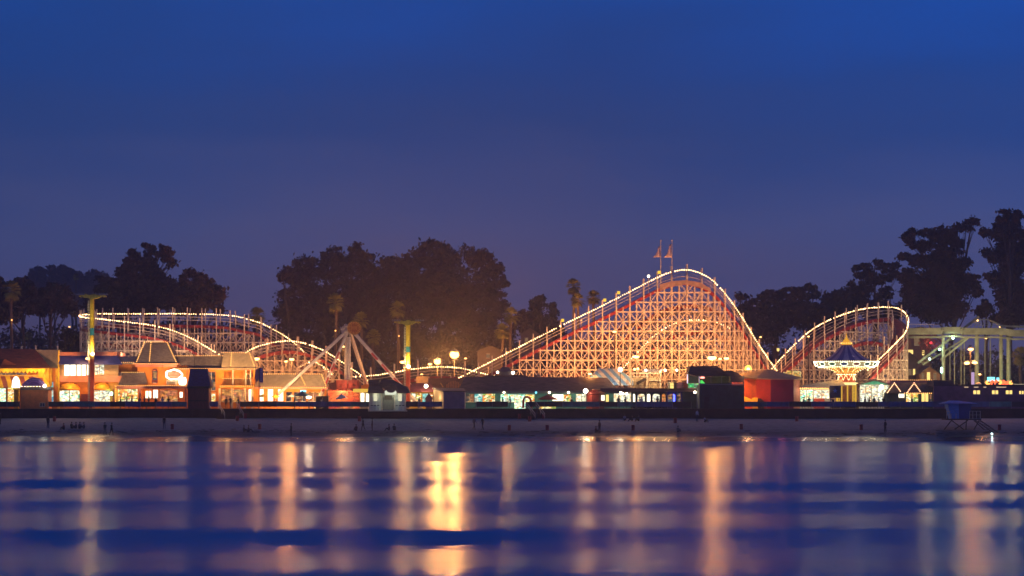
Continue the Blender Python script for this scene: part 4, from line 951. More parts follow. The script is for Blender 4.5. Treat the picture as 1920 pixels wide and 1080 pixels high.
mb = MB(); n = 10; mb.prism([(1566+(5 if i % 2 else 1.8)*math.cos(2*math.pi*i/n+.3), 733+(5 if i % 2 else 1.8)*math.sin(2*math.pi*i/n+.3)) for i in range(n)], 395.92, .05); mb.build('star', M['guard'], s)
mb = MB(); mb.pbox(1556.5, 1558, 746, B0, 396, .15); mb.pbox(1575, 1576.5, 746, B0, 396, .15); mb.build_each('post', M['metal'], s)
t = thing('green_gable_stall', 'open gabled stall with green pediment right of the swing ride', 'stall', base(1642, Y))
mb = MB(); mb.prism([(1609, 720), (1641, 710.5), (1670, 720), (1668, 722), (1641, 713.5), (1611, 722)], Y-1.2, 5); mb.build('roof', M['darkroof'], t)
mb = MB(); mb.prism([(1614, 721), (1641, 713.2), (1666, 721)], Y-1, .15); mb.build('pediment', mat('pediment_green', (.08, .4, .28), .6, .25, 2), t)
facade(t, 1611, 1668, 721.5, B0, Y, [(1613, 1666, 722, 754, 'gwhite', 4, 2.5)], 'cream'); 
mb = MB(); n = 14; mb.prism([(1653+5*math.cos(2*math.pi*i/n), 726+5.5*math.sin(2*math.pi*i/n)) for i in range(n)], Y-1.1, .15); mb.build('round_sign', emit('round_white', (1, .95, .85), 1.8), t)
for x in (1622, 1640, 1658): light(t, P(x, 727, Y-1.8), 50, (1, .85, .5), .15)
# --- twin lit gables
Y = 400
t = thing('twin_gable_stand', 'grey brown stand with two gables outlined in pink orange bulbs', 'building', base(1710, Y))
mb = MB(); mb.pbox(1672, 1752, 713, 722, Y+3, 5); mb.build('parapet', M['purple'], t)
mb = MB(); mb.sheet([[P(1658, 736.5, Y-1), P(1750, 736.5, Y-1)], [P(1674, 717, Y+2.8), P(1750, 717, Y+2.8)]]); q = mb.build('roof', M['shingle'], t); sm = q.modifiers.new('thick', 'SOLIDIFY'); sm.thickness = .1
for cx_ in (1677, 1714):
    mb = MB(); mb.prism([(cx_-12, 736.3), (cx_, 719), (cx_+12, 736.3)], Y-1.25, 3); g_ = mb.build('gable', M['shingle'], t)
    bulbs(g_, [P(cx_-13, 736, Y-1.35), P(cx_, 718, Y-1.35), P(cx_+13, 736, Y-1.35)], emit('gable_bulb', (1, .5, .25), 5), .09, .25)
facade(t, 1658, 1750, 737, B0, Y, [(1685, 1696, 738.5, 746, 'winw', 0), (1699, 1722, 738, 754, 'gyel', 1, 1.5), (1728, 1741, 738, 754, 'winy', 1), (1743, 1748, 738, 754, 'gdim', 0)], 'tealdk')
trimline(t, [(1696, 737.3), (1750, 737.3)], Y-1.1, .09)
for x in (1705, 1720, 1735): light(t, P(x, 741, Y-1.2), 25, (1, .65, .3), .1)
trimline(t, [(1672, 712.5), (1750, 712.5)], Y+3-.1, .06)
# --- purple building at right
Y = 396
t = thing('purple_block_building', 'dark purple block with stepped roofline and small yellow windows at far right', 'building', base(1840, Y))
facade(t, 1750.5, 1960, 724, B0, Y, [(1825, 1838, 732, 739.5, 'winy', 1), (1860, 1872, 732, 739.5, 'winy', 1), (1886, 1898.5, 732, 739.5, 'winy', 1), (1911, 1920, 733, 739.5, 'winy', 1)], 'purple')
mb = MB(); mb.prism([(1750.5, 723.9), (1750.5, 713), (1787, 713), (1789, 720), (1800, 723.9)], Y+.05, 6); mb.build('tall_block', mat('indigo_wall', (.03, .022, .06), .8, .25, 1), t)
mb = MB(); mb.pbox(1803, 1960, 721, 723.9, Y-.3, 7); mb.build('roof_edge', M['blk'], t)
mb = MB(); mb.pbox(1750.5, 1814, 737, 738.6, Y-.12, .1); mb.build('ledge', M['purple'], t)
mb = MB()
for x in (1808, 1826, 1844, 1868, 1878): mb.pbox(x, x+random.uniform(4, 11), 725.3, 726.6, Y-.06, .04)
mb.build('soffit_lights', emit('soffit', (1, .7, .4), .9), t)
light(t, P(1860, 715, Y-9), 130, (.85, .5, .6), .3)
# signs on that roof
s = thing('cyan_screen', 'bright cyan lit screen above the purple building roof', 'screen', P(1858, 721, 399)); mb = MB(); mb.pbox(1851.5, 1865.5, 707, 715, 399, .2); mb.build('panel', M['cyan'], s); mb = MB(); mb.bar(P(1858, 715, 399.1), P(1858, 724, 399.1), .12); mb.build_each('post', M['metal'], s)
s = thing('cyan_screen', 'narrow cyan lit screen right of the wider cyan one', 'screen', P(1871, 721, 399)); mb = MB(); mb.pbox(1869, 1873.5, 708, 715, 399, .2); mb.build('panel', M['cyan'], s); mb = MB(); mb.bar(P(1871, 715, 399.1), P(1871, 724, 399.1), .12); mb.build_each('post', M['metal'], s)
s = thing('red_neon_letters', 'glowing red and orange letter sign along the roof edge at far right', 'sign', P(1875, 721, 397.5))
x = 1848
for i, wv in enumerate((9, 7, 8, 6, 6, 8, 7)):
    n = 8; mb = MB(); rr_ = wv*.36; cc = (x+wv/2, 717)
    arc = [P(cc[0]+rr_*math.cos(a_), cc[1]+3.4*math.sin(a_), 397.5) for a_ in np.linspace(.5+i, .5+i+(4.6 if i % 2 else 3.6), n)]
    mb.tube(arc, .12, 5); mb.bar(P(cc[0]-rr_, 720.6, 397.5), P(cc[0]+rr_*.4, 713.6+i % 2*3, 397.5), .13); mb.build('letter', M['neonr'] if i % 3 else emit('orange_neon', (1, .4, .08), 3), s); x += wv
mb = MB(); mb.pbox(1846, 1902, 720.7, 721.2, 397.5, .1); mb.build('rail', M['metal'], s)
s = thing('lilac_banner_sign', 'tall narrow pale lilac lit panel beside the tall lamp post', 'sign', P(1824, 722, 398)); mb = MB(); mb.pbox(1821.5, 1827, 698, 722, 398.3, .15); mb.build('panel', M['lilac'], s)
s = thing('white_roof_shell', 'small pale domed shell on the purple building roof', 'roof dome', P(1834, 721, 400)); mb = MB(); mb.ball(P(1834.5, 721, 400), .5, sq=(1, 1, .7)); mb.build('shell', M['cream'], s); light(s, P(1834, 716, 397), 15, (1, .9, .6))
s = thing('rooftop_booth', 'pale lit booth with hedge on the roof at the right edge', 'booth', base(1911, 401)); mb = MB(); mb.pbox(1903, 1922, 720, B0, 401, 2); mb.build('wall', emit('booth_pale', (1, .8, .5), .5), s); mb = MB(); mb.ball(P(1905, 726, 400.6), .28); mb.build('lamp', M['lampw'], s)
# ------------------------------------------------------------------ lamps
M['lampbig'] = emit('blazing_lamp', (1, .42, .08), 12)
SOD = (1.0, .40, .09)
def street_lamp(px, py, Y, power, label, col=SOD, zb=DECK, r=.26, lm='lamps', group='street lamps', hoods=((0, 0),), pole_r=.08, rad=.22, shape=(1.3, 1, .6)):
    c = P(px, py, Y); t = thing('street_lamp', label, 'lamp', (c.x, Y+.05, zb), group)
    mb = MB(); mb.tube([(c.x, Y+.3, zb), (c.x, Y+.3, c.z+.25)], [pole_r*1.3, pole_r*.8], 6); mb.build('pole', M['dark'], t)
    for dx, dy in hoods:
        h = P(px+dx, py+dy, Y); mb = MB(); mb.ball(h, r, sq=shape); b = mb.build('lamp_head', M[lm], t, None, True)
        mb = MB(); mb.lathe([(r*1.35, .0), (r*.6, r*.5), (.03, r*.6)], h+Vector((0, 0, r*.55)), 8); mb.tube([h+Vector((0, .1, r*.8)), (c.x, Y+.3, h.z+r*.8)], .04, 4); mb.build('hood', M['metal'], b)
    if power: light(t, c-Vector((0, max(.5, r+.3), .1)), power, col, rad)
    return t
q = street_lamp(852, 665, 472, 21000, 'blazing orange street lamp, tallest and brightest above the low track', r=.82, shape=(1, 1, .85), lm='lampbig')
light(q, P(852, 668, 473.5), 15000, SOD, .3, 150, P(850, 600, 520))  # extra spot added behind the lamp head to warm the trees
street_lamp(820, 678, 472, 17000, 'bright orange street lamp just left of the brightest one', r=.6, shape=(1, 1, .85), lm='lampbig')
street_lamp(806, 683, 430, 700, 'small orange street lamp left of the two blazing ones', r=.25)
street_lamp(791, 702, 428, 300, 'dim low lamp over the beige block roof', r=.17)
street_lamp(873, 672, 430, 350, 'tiny orange street lamp right of the brightest one', r=.16)
street_lamp(757, 679, 406, 2200, 'orange flood lamp just left of the right striped tower', r=.30, shape=(2.0, 1, .8))
street_lamp(643, 650, 410, 900, 'thin lamp post with small lamp beside the left ride legs', r=.22)
street_lamp(480, 673, 408, 1700, 'orange flood lamp beside the tan mansard tower', r=.30, shape=(1.9, 1, .8))
street_lamp(536, 678, 411, 1600, 'orange flood lamp in the left trestle, left of its larger twin', r=.2)
street_lamp(547, 674, 411, 2600, 'larger flood lamp in front of the left trestle', r=.3)
street_lamp(167, 672.5, 398, 1500, 'wide orange flood lamp in front of the blue awning', r=.30, shape=(1.8, 1, .7))
street_lamp(579, 745, 397, 800, 'low blinding lamp at the food court patio', (1, .7, .4), r=.32, lm='lampw')
street_lamp(1106, 701, 404, 700, 'small flood lamp above the arcade roof in front of the trestle', r=.24)
street_lamp(1152, 622, 412, 500, 'flood lamp glowing high within the big trestle', r=.24)
street_lamp(1192, 669, 405, 1200, 'wide flood lamp below the inner bulb string', r=.3, shape=(1.9, 1, .8))
street_lamp(1335, 671, 405, 3600, 'blazing flood lamp above the brown roof of the teal building', r=.42, shape=(1.7, 1, .8))
street_lamp(1350, 673, 405, 700, 'small flood lamp, middle of three above the teal building', r=.2)
street_lamp(1362, 672, 405, 700, 'flood lamp, rightmost of three above the teal building', r=.26, shape=(1.6, 1, .8))
street_lamp(1426, 632, 440, 200, 'tiny distant lamp between the big hill and the right turnaround', r=.14)
street_lamp(1459, 655, 436, 250, 'dull yellow round lamp above the dip between the hills', r=.3, lm='winy', shape=(.8, .8, 1.2))
street_lamp(1516, 631, 412, 150, 'tiny lamp on the right turnaround rail', r=.14)
street_lamp(1820, 655, 402, 2600, 'tall lamp post with one blazing head over two lower heads', r=.34, hoods=((0, 0), (-7, 26), (7.5, 25)), pole_r=.11)
street_lamp(1837, 702, 402, 250, 'small round lamp right of the lilac panel', r=.17)
street_lamp(130, 613, 520, 60, 'tiny distant lamp on the dark hillside at left', r=.16, zb=gz(-86, 520))
street_lamp(1875, 613, 470, 200, 'distant orange lamp under the steel track, left', zb=8, r=.15)
street_lamp(1848, 634, 440, 400, 'small orange lamp under the green steel girder', r=.22)
# extra floods for the left and right trestles sit on the roofs, in housings of their own
def flood(px, py, Y, power, tx, ty, tY, label, ang=95, col=(1, .42, .14)):
    c = P(px, py, Y); t = thing('floodlight', label, 'floodlight', (c.x, c.y, c.z-.3), 'floodlights on the roofs')
    mb = MB(); mb.box(c.x-.22, c.x+.22, c.y-.1, c.y+.12, c.z-.18, c.z+.18); mb.build('housing', M['metal'], t)
    mb = MB(); mb.bar(c-Vector((0, 0, .18)), c-Vector((0, 0, .9)), .07); mb.build('bracket', M['metal'], t)
    light(t, c+Vector((0, .25, .05)), power, col, .15, ang, P(tx, ty, tY))
flood(1010, 704, 404.5, 6500, 1050, 655, 418, 'roof floodlight aimed at the lift hill, leftmost on the arcade roof')
flood(1090, 706, 404.5, 8000, 1130, 630, 418, 'roof floodlight aimed up the trestle left of the striped canopy')
flood(1215, 698, 403, 9000, 1230, 600, 418, 'roof floodlight on the ride frame aimed at the crest')
flood(1290, 690, 403, 9000, 1310, 590, 418, 'roof floodlight beside the framed ride car aimed at the crest')
flood(1400, 692, 403, 6000, 1380, 620, 418, 'floodlight behind the sun disc aimed at the big drop')
flood(1500, 690, 402, 3800, 1545, 650, 418, 'floodlight right of the red pavilion aimed at the turnaround')
flood(1660, 705, 403, 6000, 1650, 640, 420, 'floodlight on the gable stand roof aimed at the turnaround', col=(1, .62, .32))
flood(240, 664, 404, 3600, 215, 630, 418, 'floodlight left of the mansard tower aimed at the left trestle', col=(1, .6, .42))
flood(345, 664, 404, 6500, 345, 620, 425, 'floodlight on the long mansard aimed at the left trestle', col=(1, .6, .36))
flood(500, 698, 404, 6000, 490, 640, 424, 'floodlight on the food court roof aimed at the red hill')
flood(590, 698, 404, 2600, 600, 670, 424, 'floodlight at the right end of the food court roof')

# ------------------------------------------------------------------ sky ride towers
def sky_tower(px, top, bot, Y, label, x0, x1):
    t = thing('gondola_tower', label, 'tower', base(px, Y), 'striped gondola cable towers')
    X = X_(px, Y); Z = lambda v: Z_(v, Y); k = (bot-top)/203
    cuts = [(top+5, top+62*k, 'tower_yellow', (.75, .5, .02)), (top+62*k, top+76*k, 'tower_teal', (.05, .35, .4)), (top+76*k, top+122*k, 'tower_amber', (.8, .45, .04)), (top+122*k, bot+2, 'tower_red', (.6, .09, .03))]
    for y0, y1, nm, c_ in cuts:
        mb = MB(); mb.tube([(X, Y, max(DECK, Z(y1))), (X, Y, Z(y0))], .34, 10); mb.build('pole', mat(nm, c_, .5, .12, 2), t)
    mb = MB()
    for i in range(int((bot-top)/3)):
        z = Z(top+10+i*3)
        if z > DECK: mb.bar((X-.55, Y-.1, z), (X-.3, Y-.1, z), .07, .1)
    mb.bar((X-.56, Y-.1, DECK), (X-.56, Y-.1, Z(top+8)), .06); mb.build('ladder', M['cream'], t)
    mb = MB(); n = 12
    up = [(x0+(x1-x0)*i/n, top-3+1.3*math.sin(i*1.7)+(1.2 if i in (0, n) else 0)) for i in range(n+1)]
    lo = [(x1-(x1-x0)*i/n, top+1.5+5*math.exp(-((i-n/2)/2.4)**2)+.8*math.sin(i*2.1)) for i in range(n+1)]
    mb.prism(up+lo, Y-.5, 1); mb.build('crossarm', mat('arm_yellow', (.5, .4, .05), .6, .3, 3), t)
    for s_ in (-1, 1):
        mb = MB()
        for i in range(4):
            cx_ = X+s_*(1.2+i*.35); mb.tube([(cx_, Y-.6, Z(top-3)), (cx_, Y-.45, Z(top-3))], .16, 10)
        mb.build('sheave', M['metal'], t)
    c = P(px+1, top+112*k, Y-.7); mb = MB(); mb.ball(c, .26); mb.tube([c, c+Vector((0, .5, -.2))], .05, 4); mb.build('uplight', M['lampw'], t)
    light(t, c+Vector((0, -.25, .5)), 420, (1, .8, .35), .12); light(t, P(px-2, top+40*k, Y-2.2), 110, (1, .8, .3), .12); light(t, P(px-3, bot-25, Y-2.5), 100, (1, .5, .2), .12)
sky_tower(172.5, 555, 752, 396.5, 'tall yellow, teal and red gondola tower in front of the blue awning', 148, 198)
sky_tower(765, 604, 755, 396.5, 'yellow, teal and red gondola tower right of the pendulum ride', 739, 788)
t = thing('gondola_cable', 'thin sagging gondola cables strung between the striped towers', 'cable', P(470, 575, 396.5))
for dy in (-.9, .9):
    pts = [P(x, 552+(604-556)*(x-172)/(765-172)+22*math.sin(math.pi*(x-172)/593), 396.5+dy) for x in np.linspace(172, 765, 24)]
    mb = MB(); mb.tube([P(-60, 566, 396.5+dy)]+pts+[P(950, 618, 396.5+dy)], .02, 3); mb.build('cable', M['dark'], t)
s = thing('wall_board', 'dark grey board standing behind the terrace cabinets', 'board', base(1256, 402)); mb = MB(); mb.pbox(1252, 1256, 716, 728, 401.7, .2); mb.build('panel', M['metal'], s)

# ------------------------------------------------------------------ pendulum ride
Y = 402
t = thing('pendulum_ride', 'tall pendulum ride with splayed cream legs and red sunburst disc', 'ride', base(660, Y))
legs = [((651, 620), (562, 702), 398.5, 'leg'), ((652, 621), (609, 722), 399.5, 'leg'), ((656, 622), (688, 722), 405, 'leg'), ((664, 624), (760, 732), 398.5, 'leg')]
lm = mat('ride_cream', (.62, .5, .4), .5, .12, 2)
for i, (a, b, Yb, nm) in enumerate(legs):
    A = P(a[0], a[1], Y); B_ = P(b[0], b[1], Yb); B_.z = max(B_.z, DECK); mb = MB()
    if i == 0: B_ = A+(B_-A)*1.45
    if i: B_ = A+(B_-A)*((A.z-DECK)/(A.z-B_.z))
    mb.bar(A, B_, .4 if i != 1 else .26, .42); lg = mb.build(nm, lm, t)
    if i in (1, 3):
        for (u0, u1) in ((.27, .36), (.42, .52), (.60, .78)):
            mb = MB(); d = Vector((0, -.03, 0)); mb.bar(A.lerp(B_, u0)+d, A.lerp(B_, u1)+d, .44 if i == 3 else .3, .3); mb.build('red_stripe', mat('leg_red', (.4, .03, .02), .5, .1, 2), lg)
mb = MB(); mb.tube([P(651, 632, Y+.2), P(650, 712, Y+.2)], .36, 8); mb.tube([P(655, 632, Y-.2), P(655, 712, Y-.2)], .2, 8); mb.build('pendulum_arm', lm, t)
mb = MB()
for dx, dy, r_ in ((-20, 0, .3), (-16, -4, .32), (-23, 2, .26), (-12, -3, .3), (-15, 4, .34), (-9, 1, .3)): mb.ball(P(664+dx, 615+dy, Y-.1), r_, n=7, m=4)
mb.bar(P(640, 621, Y), P(664, 618, Y), .5); mb.build('motor', M['white'], t)
c = P(664, 615, Y-.8); mb = MB()
n = 28; rr_ = 1.02
mb.add([c+Vector((rr_*math.cos(2*math.pi*i/n), 0, rr_*math.sin(2*math.pi*i/n))) for i in range(n)]+[c+Vector((rr_*math.cos(2*math.pi*i/n), .35, rr_*math.sin(2*math.pi*i/n))) for i in range(n)], [tuple(range(n)), tuple(range(2*n-1, n-1, -1))]+[(i, i+n, (i+1) % n+n, (i+1) % n) for i in range(n)])
di = mb.build('sunburst_disc', emit('disc_red', (.5, .03, .01), .2), t)
mb = MB()
for i in range(22):
    a = 2*math.pi*i/22; u = Vector((math.cos(a), 0, math.sin(a))); v = Vector((-math.sin(a), 0, math.cos(a))); L0 = .55+.15*(i % 2)
    mb.add([c+u*L0-v*.03-Vector((0, .04, 0)), c+u*.98-v*.075-Vector((0, .04, 0)), c+u*1.05-Vector((0, .04, 0)), c+u*.98+v*.075-Vector((0, .04, 0)), c+u*L0+v*.03-Vector((0, .04, 0))], [(0, 1, 2, 3, 4)])
for k in range(5): mb.bar(c+Vector((-.36+.18*k, -.06, -.3+.1*(k % 2))), c+Vector((-.42+.2*k, -.06, .25+.1*((k+1) % 2))), .07)
mb.build('ray', emit('ray_amber', (1, .42, .1), .26), di)
mb = MB(); n = 20
for i in range(10): # gondola ring
    a = 2*math.pi*i/10; cc = P(652+17*math.cos(a), 724, Y+1.5*math.sin(a)); mb.box(cc.x-.35, cc.x+.35, cc.y-.3, cc.y+.3, cc.z-.5, cc.z+.9)
mb.tube([P(652+17*math.cos(2*math.pi*i/n), 722, Y+1.5*math.sin(2*math.pi*i/n)) for i in range(n+1)], .2, 6); mb.build('gondola', mat('gondola_red', (.4, .05, .02), .5, .3, 2), t)
light(t, P(640, 735, Y-5), 450, (1, .6, .3), .2); light(t, P(700, 735, Y-5), 500, (1, .6, .35), .2); light(t, P(655, 700, Y-6), 320, (1, .65, .45), .2)
t = thing('red_orange_fence', 'red orange picket fence round the pendulum ride base', 'fence', base(650, 398)); mb = MB()
for x in np.arange(616, 675, 2.4): mb.bar(P(x, 752, 398), P(x, 732+1.5*math.sin(x), 398), .09)
mb.bar(P(616, 734, 398), P(675, 734, 398), .1); mb.bar(P(616, 746, 398), P(675, 746, 398), .08); mb.build('pickets', mat('fence_red', (.8, .16, .06), .6, .15, 2), t)
mb = MB(); mb.pbox(616, 675, 738, 769, 399.5, .2); mb.build('backing', M['gred'], t)
for x in (625, 650, 668): light(t, P(x, 735, 396), 60, (1, .5, .2), .15)
t = thing('ride_scenery', 'jumble of dark red scenery blocks at the pendulum ride base', 'scenery', base(640, 403))
for x0, x1, y0, c_ in ((617, 640, 716, 'maroon'), (641, 650, 712, 'redw'), (657, 676, 714, 'maroon'), (677, 694, 720, 'orange')):
    mb = MB(); mb.prism([(x0, 769), (x0, y0+3), ((x0+x1)/2, y0), (x1, y0+2), (x1, 769)], 403.2, 1.2); mb.build('block', M[c_], t)

# ------------------------------------------------------------------ swing ride
Y = 398
t = thing('wave_swing_ride', 'swing ride with blue striped tent top and crown of lit ovals', 'ride', base(1594, Y))
C0 = Vector((X_(1594, Y), Y+4.5, 0)); Yc = Y+4.5; sc_ = Yc/Y
def zc(py): return Z_(py, Yc)
def rc(px): return px/F*Yc
seg = 24
mb = MB(); prof = [(rc(49), zc(678)), (rc(34), zc(670)), (rc(22), zc(661)), (rc(13), zc(652)), (rc(8), zc(646.5))]
for i in range(seg):
    for (r0, z0), (r1, z1) in zip(prof, prof[1:]):
        a0 = 2*math.pi*i/seg; a1 = 2*math.pi*(i+1)/seg
        mb.add([C0+Vector((r0*math.cos(a0), r0*math.sin(a0), z0)), C0+Vector((r0*math.cos(a1), r0*math.sin(a1), z0)), C0+Vector((r1*math.cos(a1), r1*math.sin(a1), z1)), C0+Vector((r1*math.cos(a0), r1*math.sin(a0), z1))], [(0, 1, 2, 3)], (i//1) % 2)
mb.build('tent_top', [mat('tent_blue', (.05, .05, .24), .6, .1, 2), mat('tent_lilac', (.24, .2, .36), .6, .1, 2)], t)
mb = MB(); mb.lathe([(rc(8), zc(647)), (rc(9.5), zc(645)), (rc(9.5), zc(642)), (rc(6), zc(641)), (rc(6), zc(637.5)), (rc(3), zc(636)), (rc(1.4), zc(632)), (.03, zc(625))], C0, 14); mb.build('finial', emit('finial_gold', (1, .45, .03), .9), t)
bulbs(t, [C0+Vector((rc(9.8)*math.cos(a), rc(9.8)*math.sin(a), zc(643.5))) for a in np.linspace(0, 2*math.pi, 20)])
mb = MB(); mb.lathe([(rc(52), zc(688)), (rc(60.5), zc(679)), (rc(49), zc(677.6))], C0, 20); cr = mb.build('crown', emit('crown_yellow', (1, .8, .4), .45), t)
colr = ['crown_pink', 'crown_teal', 'crown_green', 'crown_blue']; cv = [(.5, .2, .12), (.1, .25, .25), (.06, .22, .12), (.12, .16, .3)]
ni = 16
for i in range(ni):
    a = 2*math.pi*(i+.5)/ni; u = Vector((math.cos(a), math.sin(a), 0)); v = Vector((-math.sin(a), math.cos(a), 0)); cen = C0+u*rc(57.3)+Vector((0, 0, zc(683))); w_ = Vector((0, 0, 1))*.93+u*.42
    ring = [cen+v*(rc(7)*math.cos(b))+w_*(rc(3.7)*math.sin(b))+u*.12 for b in np.linspace(0, 2*math.pi, 15)]
    mb = MB(); mb.add([cen+(p-cen)*.85 for p in ring[:-1]], [tuple(range(14))]); ov = mb.build('oval_panel', mat(colr[i % 4], cv[i % 4], .5, .1, 2), cr)
    mb = MB()
    for p in resample(ring, .14): mb.bulb(p, .055)
    mb.build('bulb_ring', emit('oval_bulb', (.95, 1, .7), 4.5), ov)
for pr, zz in ((60.8, 678.5), (52.5, 688.5)): bulbs(t, [C0+Vector((rc(pr)*math.cos(a), rc(pr)*math.sin(a), zc(zz))) for a in np.linspace(0, 2*math.pi, 48)], emit('crown_bulb', (1, .8, .4), 6.5), .09, .25)
mb = MB(); pf = [(rc(17), zc(702)), (rc(22), zc(697)), (rc(31), zc(692)), (rc(45), zc(689))]; mb.lathe(pf, C0, 20); fn = mb.build('funnel', mat('funnel_amber', (.7, .38, .08), .6, .2, 3), t)
for i in range(16):
    a = 2*math.pi*i/16; bulbs(t, [C0+Vector((r_*1.02*math.cos(a), r_*1.02*math.sin(a), z_-.03)) for r_, z_ in pf], emit('crown_bulb', (1, .75, .25), 4), .05, .3)
bulbs(t, [C0+Vector((rc(17.5)*math.cos(a), rc(17.5)*math.sin(a), zc(702))) for a in np.linspace(0, 2*math.pi, 24)], emit('crown_bulb', (1, .75, .25), 4), .07, .22)
mb = MB(); mb.lathe([(rc(17), zc(717)), (rc(15), zc(712)), (rc(12), zc(708)), (rc(15), zc(703))], C0, 18); mb.build('drum', mat('drum_red', (.6, .12, .03), .6, .2, 3), t)
bulbs(t, [C0+Vector((rc(15.5+1.5*math.cos(7*a))*math.cos(a), rc(15.5)*math.sin(a), zc(708.5+4*math.cos(9*a)))) for a in np.linspace(0, 2*math.pi, 90)], emit('crown_bulb', (1, .75, .25), 4), .05, .2)
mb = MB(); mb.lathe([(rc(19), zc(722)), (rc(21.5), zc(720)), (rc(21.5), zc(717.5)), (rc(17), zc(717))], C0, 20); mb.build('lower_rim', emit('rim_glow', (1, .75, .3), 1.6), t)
for i in range(10):
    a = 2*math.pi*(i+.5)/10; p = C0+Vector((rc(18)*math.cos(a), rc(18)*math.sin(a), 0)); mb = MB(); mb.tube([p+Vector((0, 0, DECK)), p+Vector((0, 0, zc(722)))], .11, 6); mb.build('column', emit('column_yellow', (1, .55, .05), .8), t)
mb = MB(); mb.lathe([(rc(11), DECK), (rc(11), zc(722))], C0, 14); mb.build('core', mat('core_brown', (.3, .12, .05), .7, .2, 2), t)
mb = MB(); mb.lathe([(rc(26), DECK), (rc(26), DECK+.35), (rc(23), DECK+.5)], C0, 20); mb.build('platform', M['dark'], t)
for i in range(5): light(t, C0+Vector((rc(30)*math.cos(R(-90+(i-2)*36)), rc(34)*math.sin(R(-90+(i-2)*36)), zc(704))), 45, (1, .65, .2), .1)
light(t, C0+Vector((0, -7.5, zc(668))), 150, (.9, .8, .9), .3)

# ------------------------------------------------------------------ green steel coaster at right
Y = 424
t = thing('green_steel_coaster', 'pale green steel coaster track on thick columns at far right', 'roller coaster', base(1820, Y))
top = [(1700, 615.5), (1765, 615), (1768, 613.5), (1800, 613.5), (1805, 615.5), (1870, 615.5), (1885, 616.5), (1900, 619), (1980, 618.5)]
mb = MB(); pts = [P(x, y+6, Y) for x, y in top]
for a, b in zip(pts, pts[1:]): mb.bar(a, b, 1.3, 1.05)
mb.build('girder', M['sgreen'], t)
mb = MB(); pts = [P(x, y+17, Y-.4) for x, y in top]
for a, b in zip(pts, pts[1:]): mb.bar(a, b, .35, .3)
for x in range(1704, 1960, 9): mb.bar(P(x, 627, Y-.2), P(x+4, 633, Y-.4), .06)
mb.build('lower_rail', M['sgreen'], t)
mb = MB(); mb.bar(P(1700, 608, Y), P(1750, 608, Y), .06); mb.bar(P(1750, 609, Y), P(1768, 609, Y), .04)
for x in range(1702, 1752, 8): mb.bar(P(x, 608, Y), P(x, 616, Y), .06)
mb.build('walkway_rail', M['white'], t)
for x, w_ in ((1768.5, 5.5), (1831.5, 8), (1877, 7), (1891, 8)):
    mb = MB(); mb.tube([(X_(x, Y), Y, DECK), (X_(x, Y), Y, Z_(628, Y))], w_/2/F*Y, 12); mb.build('column', M['sgreen'], t)
for x, y in ((1777, 660), (1787, 650), (1795.5, 642), (1808, 634), (1814, 632), (1853, 632), (1863, 632)):
    mb = MB(); mb.bar((X_(x, Y), Y+3, DECK), (X_(x, Y), Y+3, Z_(y, Y+3)), .14); mb.build('thin_post', M['sgreen'], t)
mb = MB(); mb.bar(P(1720, 681, Y+2), P(1768, 645, Y+2), .7, .35); mb.bar(P(1768, 645, Y+2), P(1835, 594, Y+2), .7, .35); mb.bar(P(1730, 684, Y+3), P(1815, 631, Y+3), .3, .25); mb.bar(P(1764, 675, Y+1), P(1815, 634, Y+1), .4, .3)
for k in range(11): mb.bar(P(1725+k*8, 679-k*6, Y+2), P(1734+k*8, 682-k*6, Y+3), .1)
mb.build('lift_track', M['sgreen'], t)
mb = MB(); arc = [P(x, 616-17*math.sin(math.pi*min(1, (x-1810)/70))**.8, Y+6) for x in range(1812, 1881, 4)]
for a, b in zip(arc, arc[1:]): mb.bar(a, b, .5, .18)
for x in range(1818, 1880, 8): mb.bar(P(x, 616, Y+6), P(x+4, 616-15*math.sin(math.pi*(x+4-1810)/70), Y+6), .08)
for y in (606, 610): mb.bar(P(1828, y, Y+6), P(1868, y, Y+6), .07)
mb.bar(P(1878, 611, Y+6), P(1960, 615, Y+6), .5, .3); mb.build('upper_track', M['sgreen'], t)
for x, y in ((1743, 673), (1762, 655), (1787, 634)): mb = MB(); mb.ball(P(x, y, Y-.2), .2); mb.build('green_white_lamp', emit('cool_lamp', (.55, 1, .85), 8), t); light(t, P(x, y, Y-1), 90, (.6, 1, .8), .1)
mb = MB(); mb.ball(P(1765.5, 694, Y-.6), .2, sq=(1, 1, 2.4)); mb.build('green_tube_lamp', emit('cool_lamp', (.55, 1, .85), 8), t)
mb = MB(); mb.ball(P(1833, 601, Y+5.5), .13); mb.build('summit_lamp', M['lamps'], t)
for x, p in ((1735, 500), (1800, 900), (1850, 900), (1900, 900)): light(t, P(x, 690, Y-9), p, (1, .75, .35), .3)
light(t, P(1885, 705, Y-4), 130, (.3, 1, .7), .2)

# ------------------------------------------------------------------ banner pole, umbrellas, stairs
t = thing('banner_pole', 'slim dark pole with purple banner in front of the food court', 'banner', (X_(485.7, 388.3), 388.3, gz(X_(485.7, 388.3), 388.3)))
mb = MB(); mb.tube([P(485.7, 782, 388.3), P(485.7, 690, 388.3)], .06, 6); mb.build('pole', M['dark'], t)
mb = MB(); mb.pbox(486.3, 493, 689.5, 717, 388.3, .05); bn = mb.build('banner', mat('banner_violet', (.16, .13, .38), .7, .2, 3), t)
mb = MB()
for i in range(6): mb.pbox(488.2, 488.2+random.uniform(2, 3.6), 692+i*4, 694.4+i*4, 388.25, .03)
mb.build('lettering', mat('banner_letter', (.45, .4, .6), .7, .1, 3), bn)
mb = MB(); mb.prism([(479, 692), (484.8, 690), (484.8, 712), (481, 717), (478, 708)], 388.3, .04); mb.build('pink_banner', mat('banner_pink', (.42, .25, .28), .7, .2, 3), t)
light(t, P(486, 705, 385), 12, (1, .7, .5), .2)
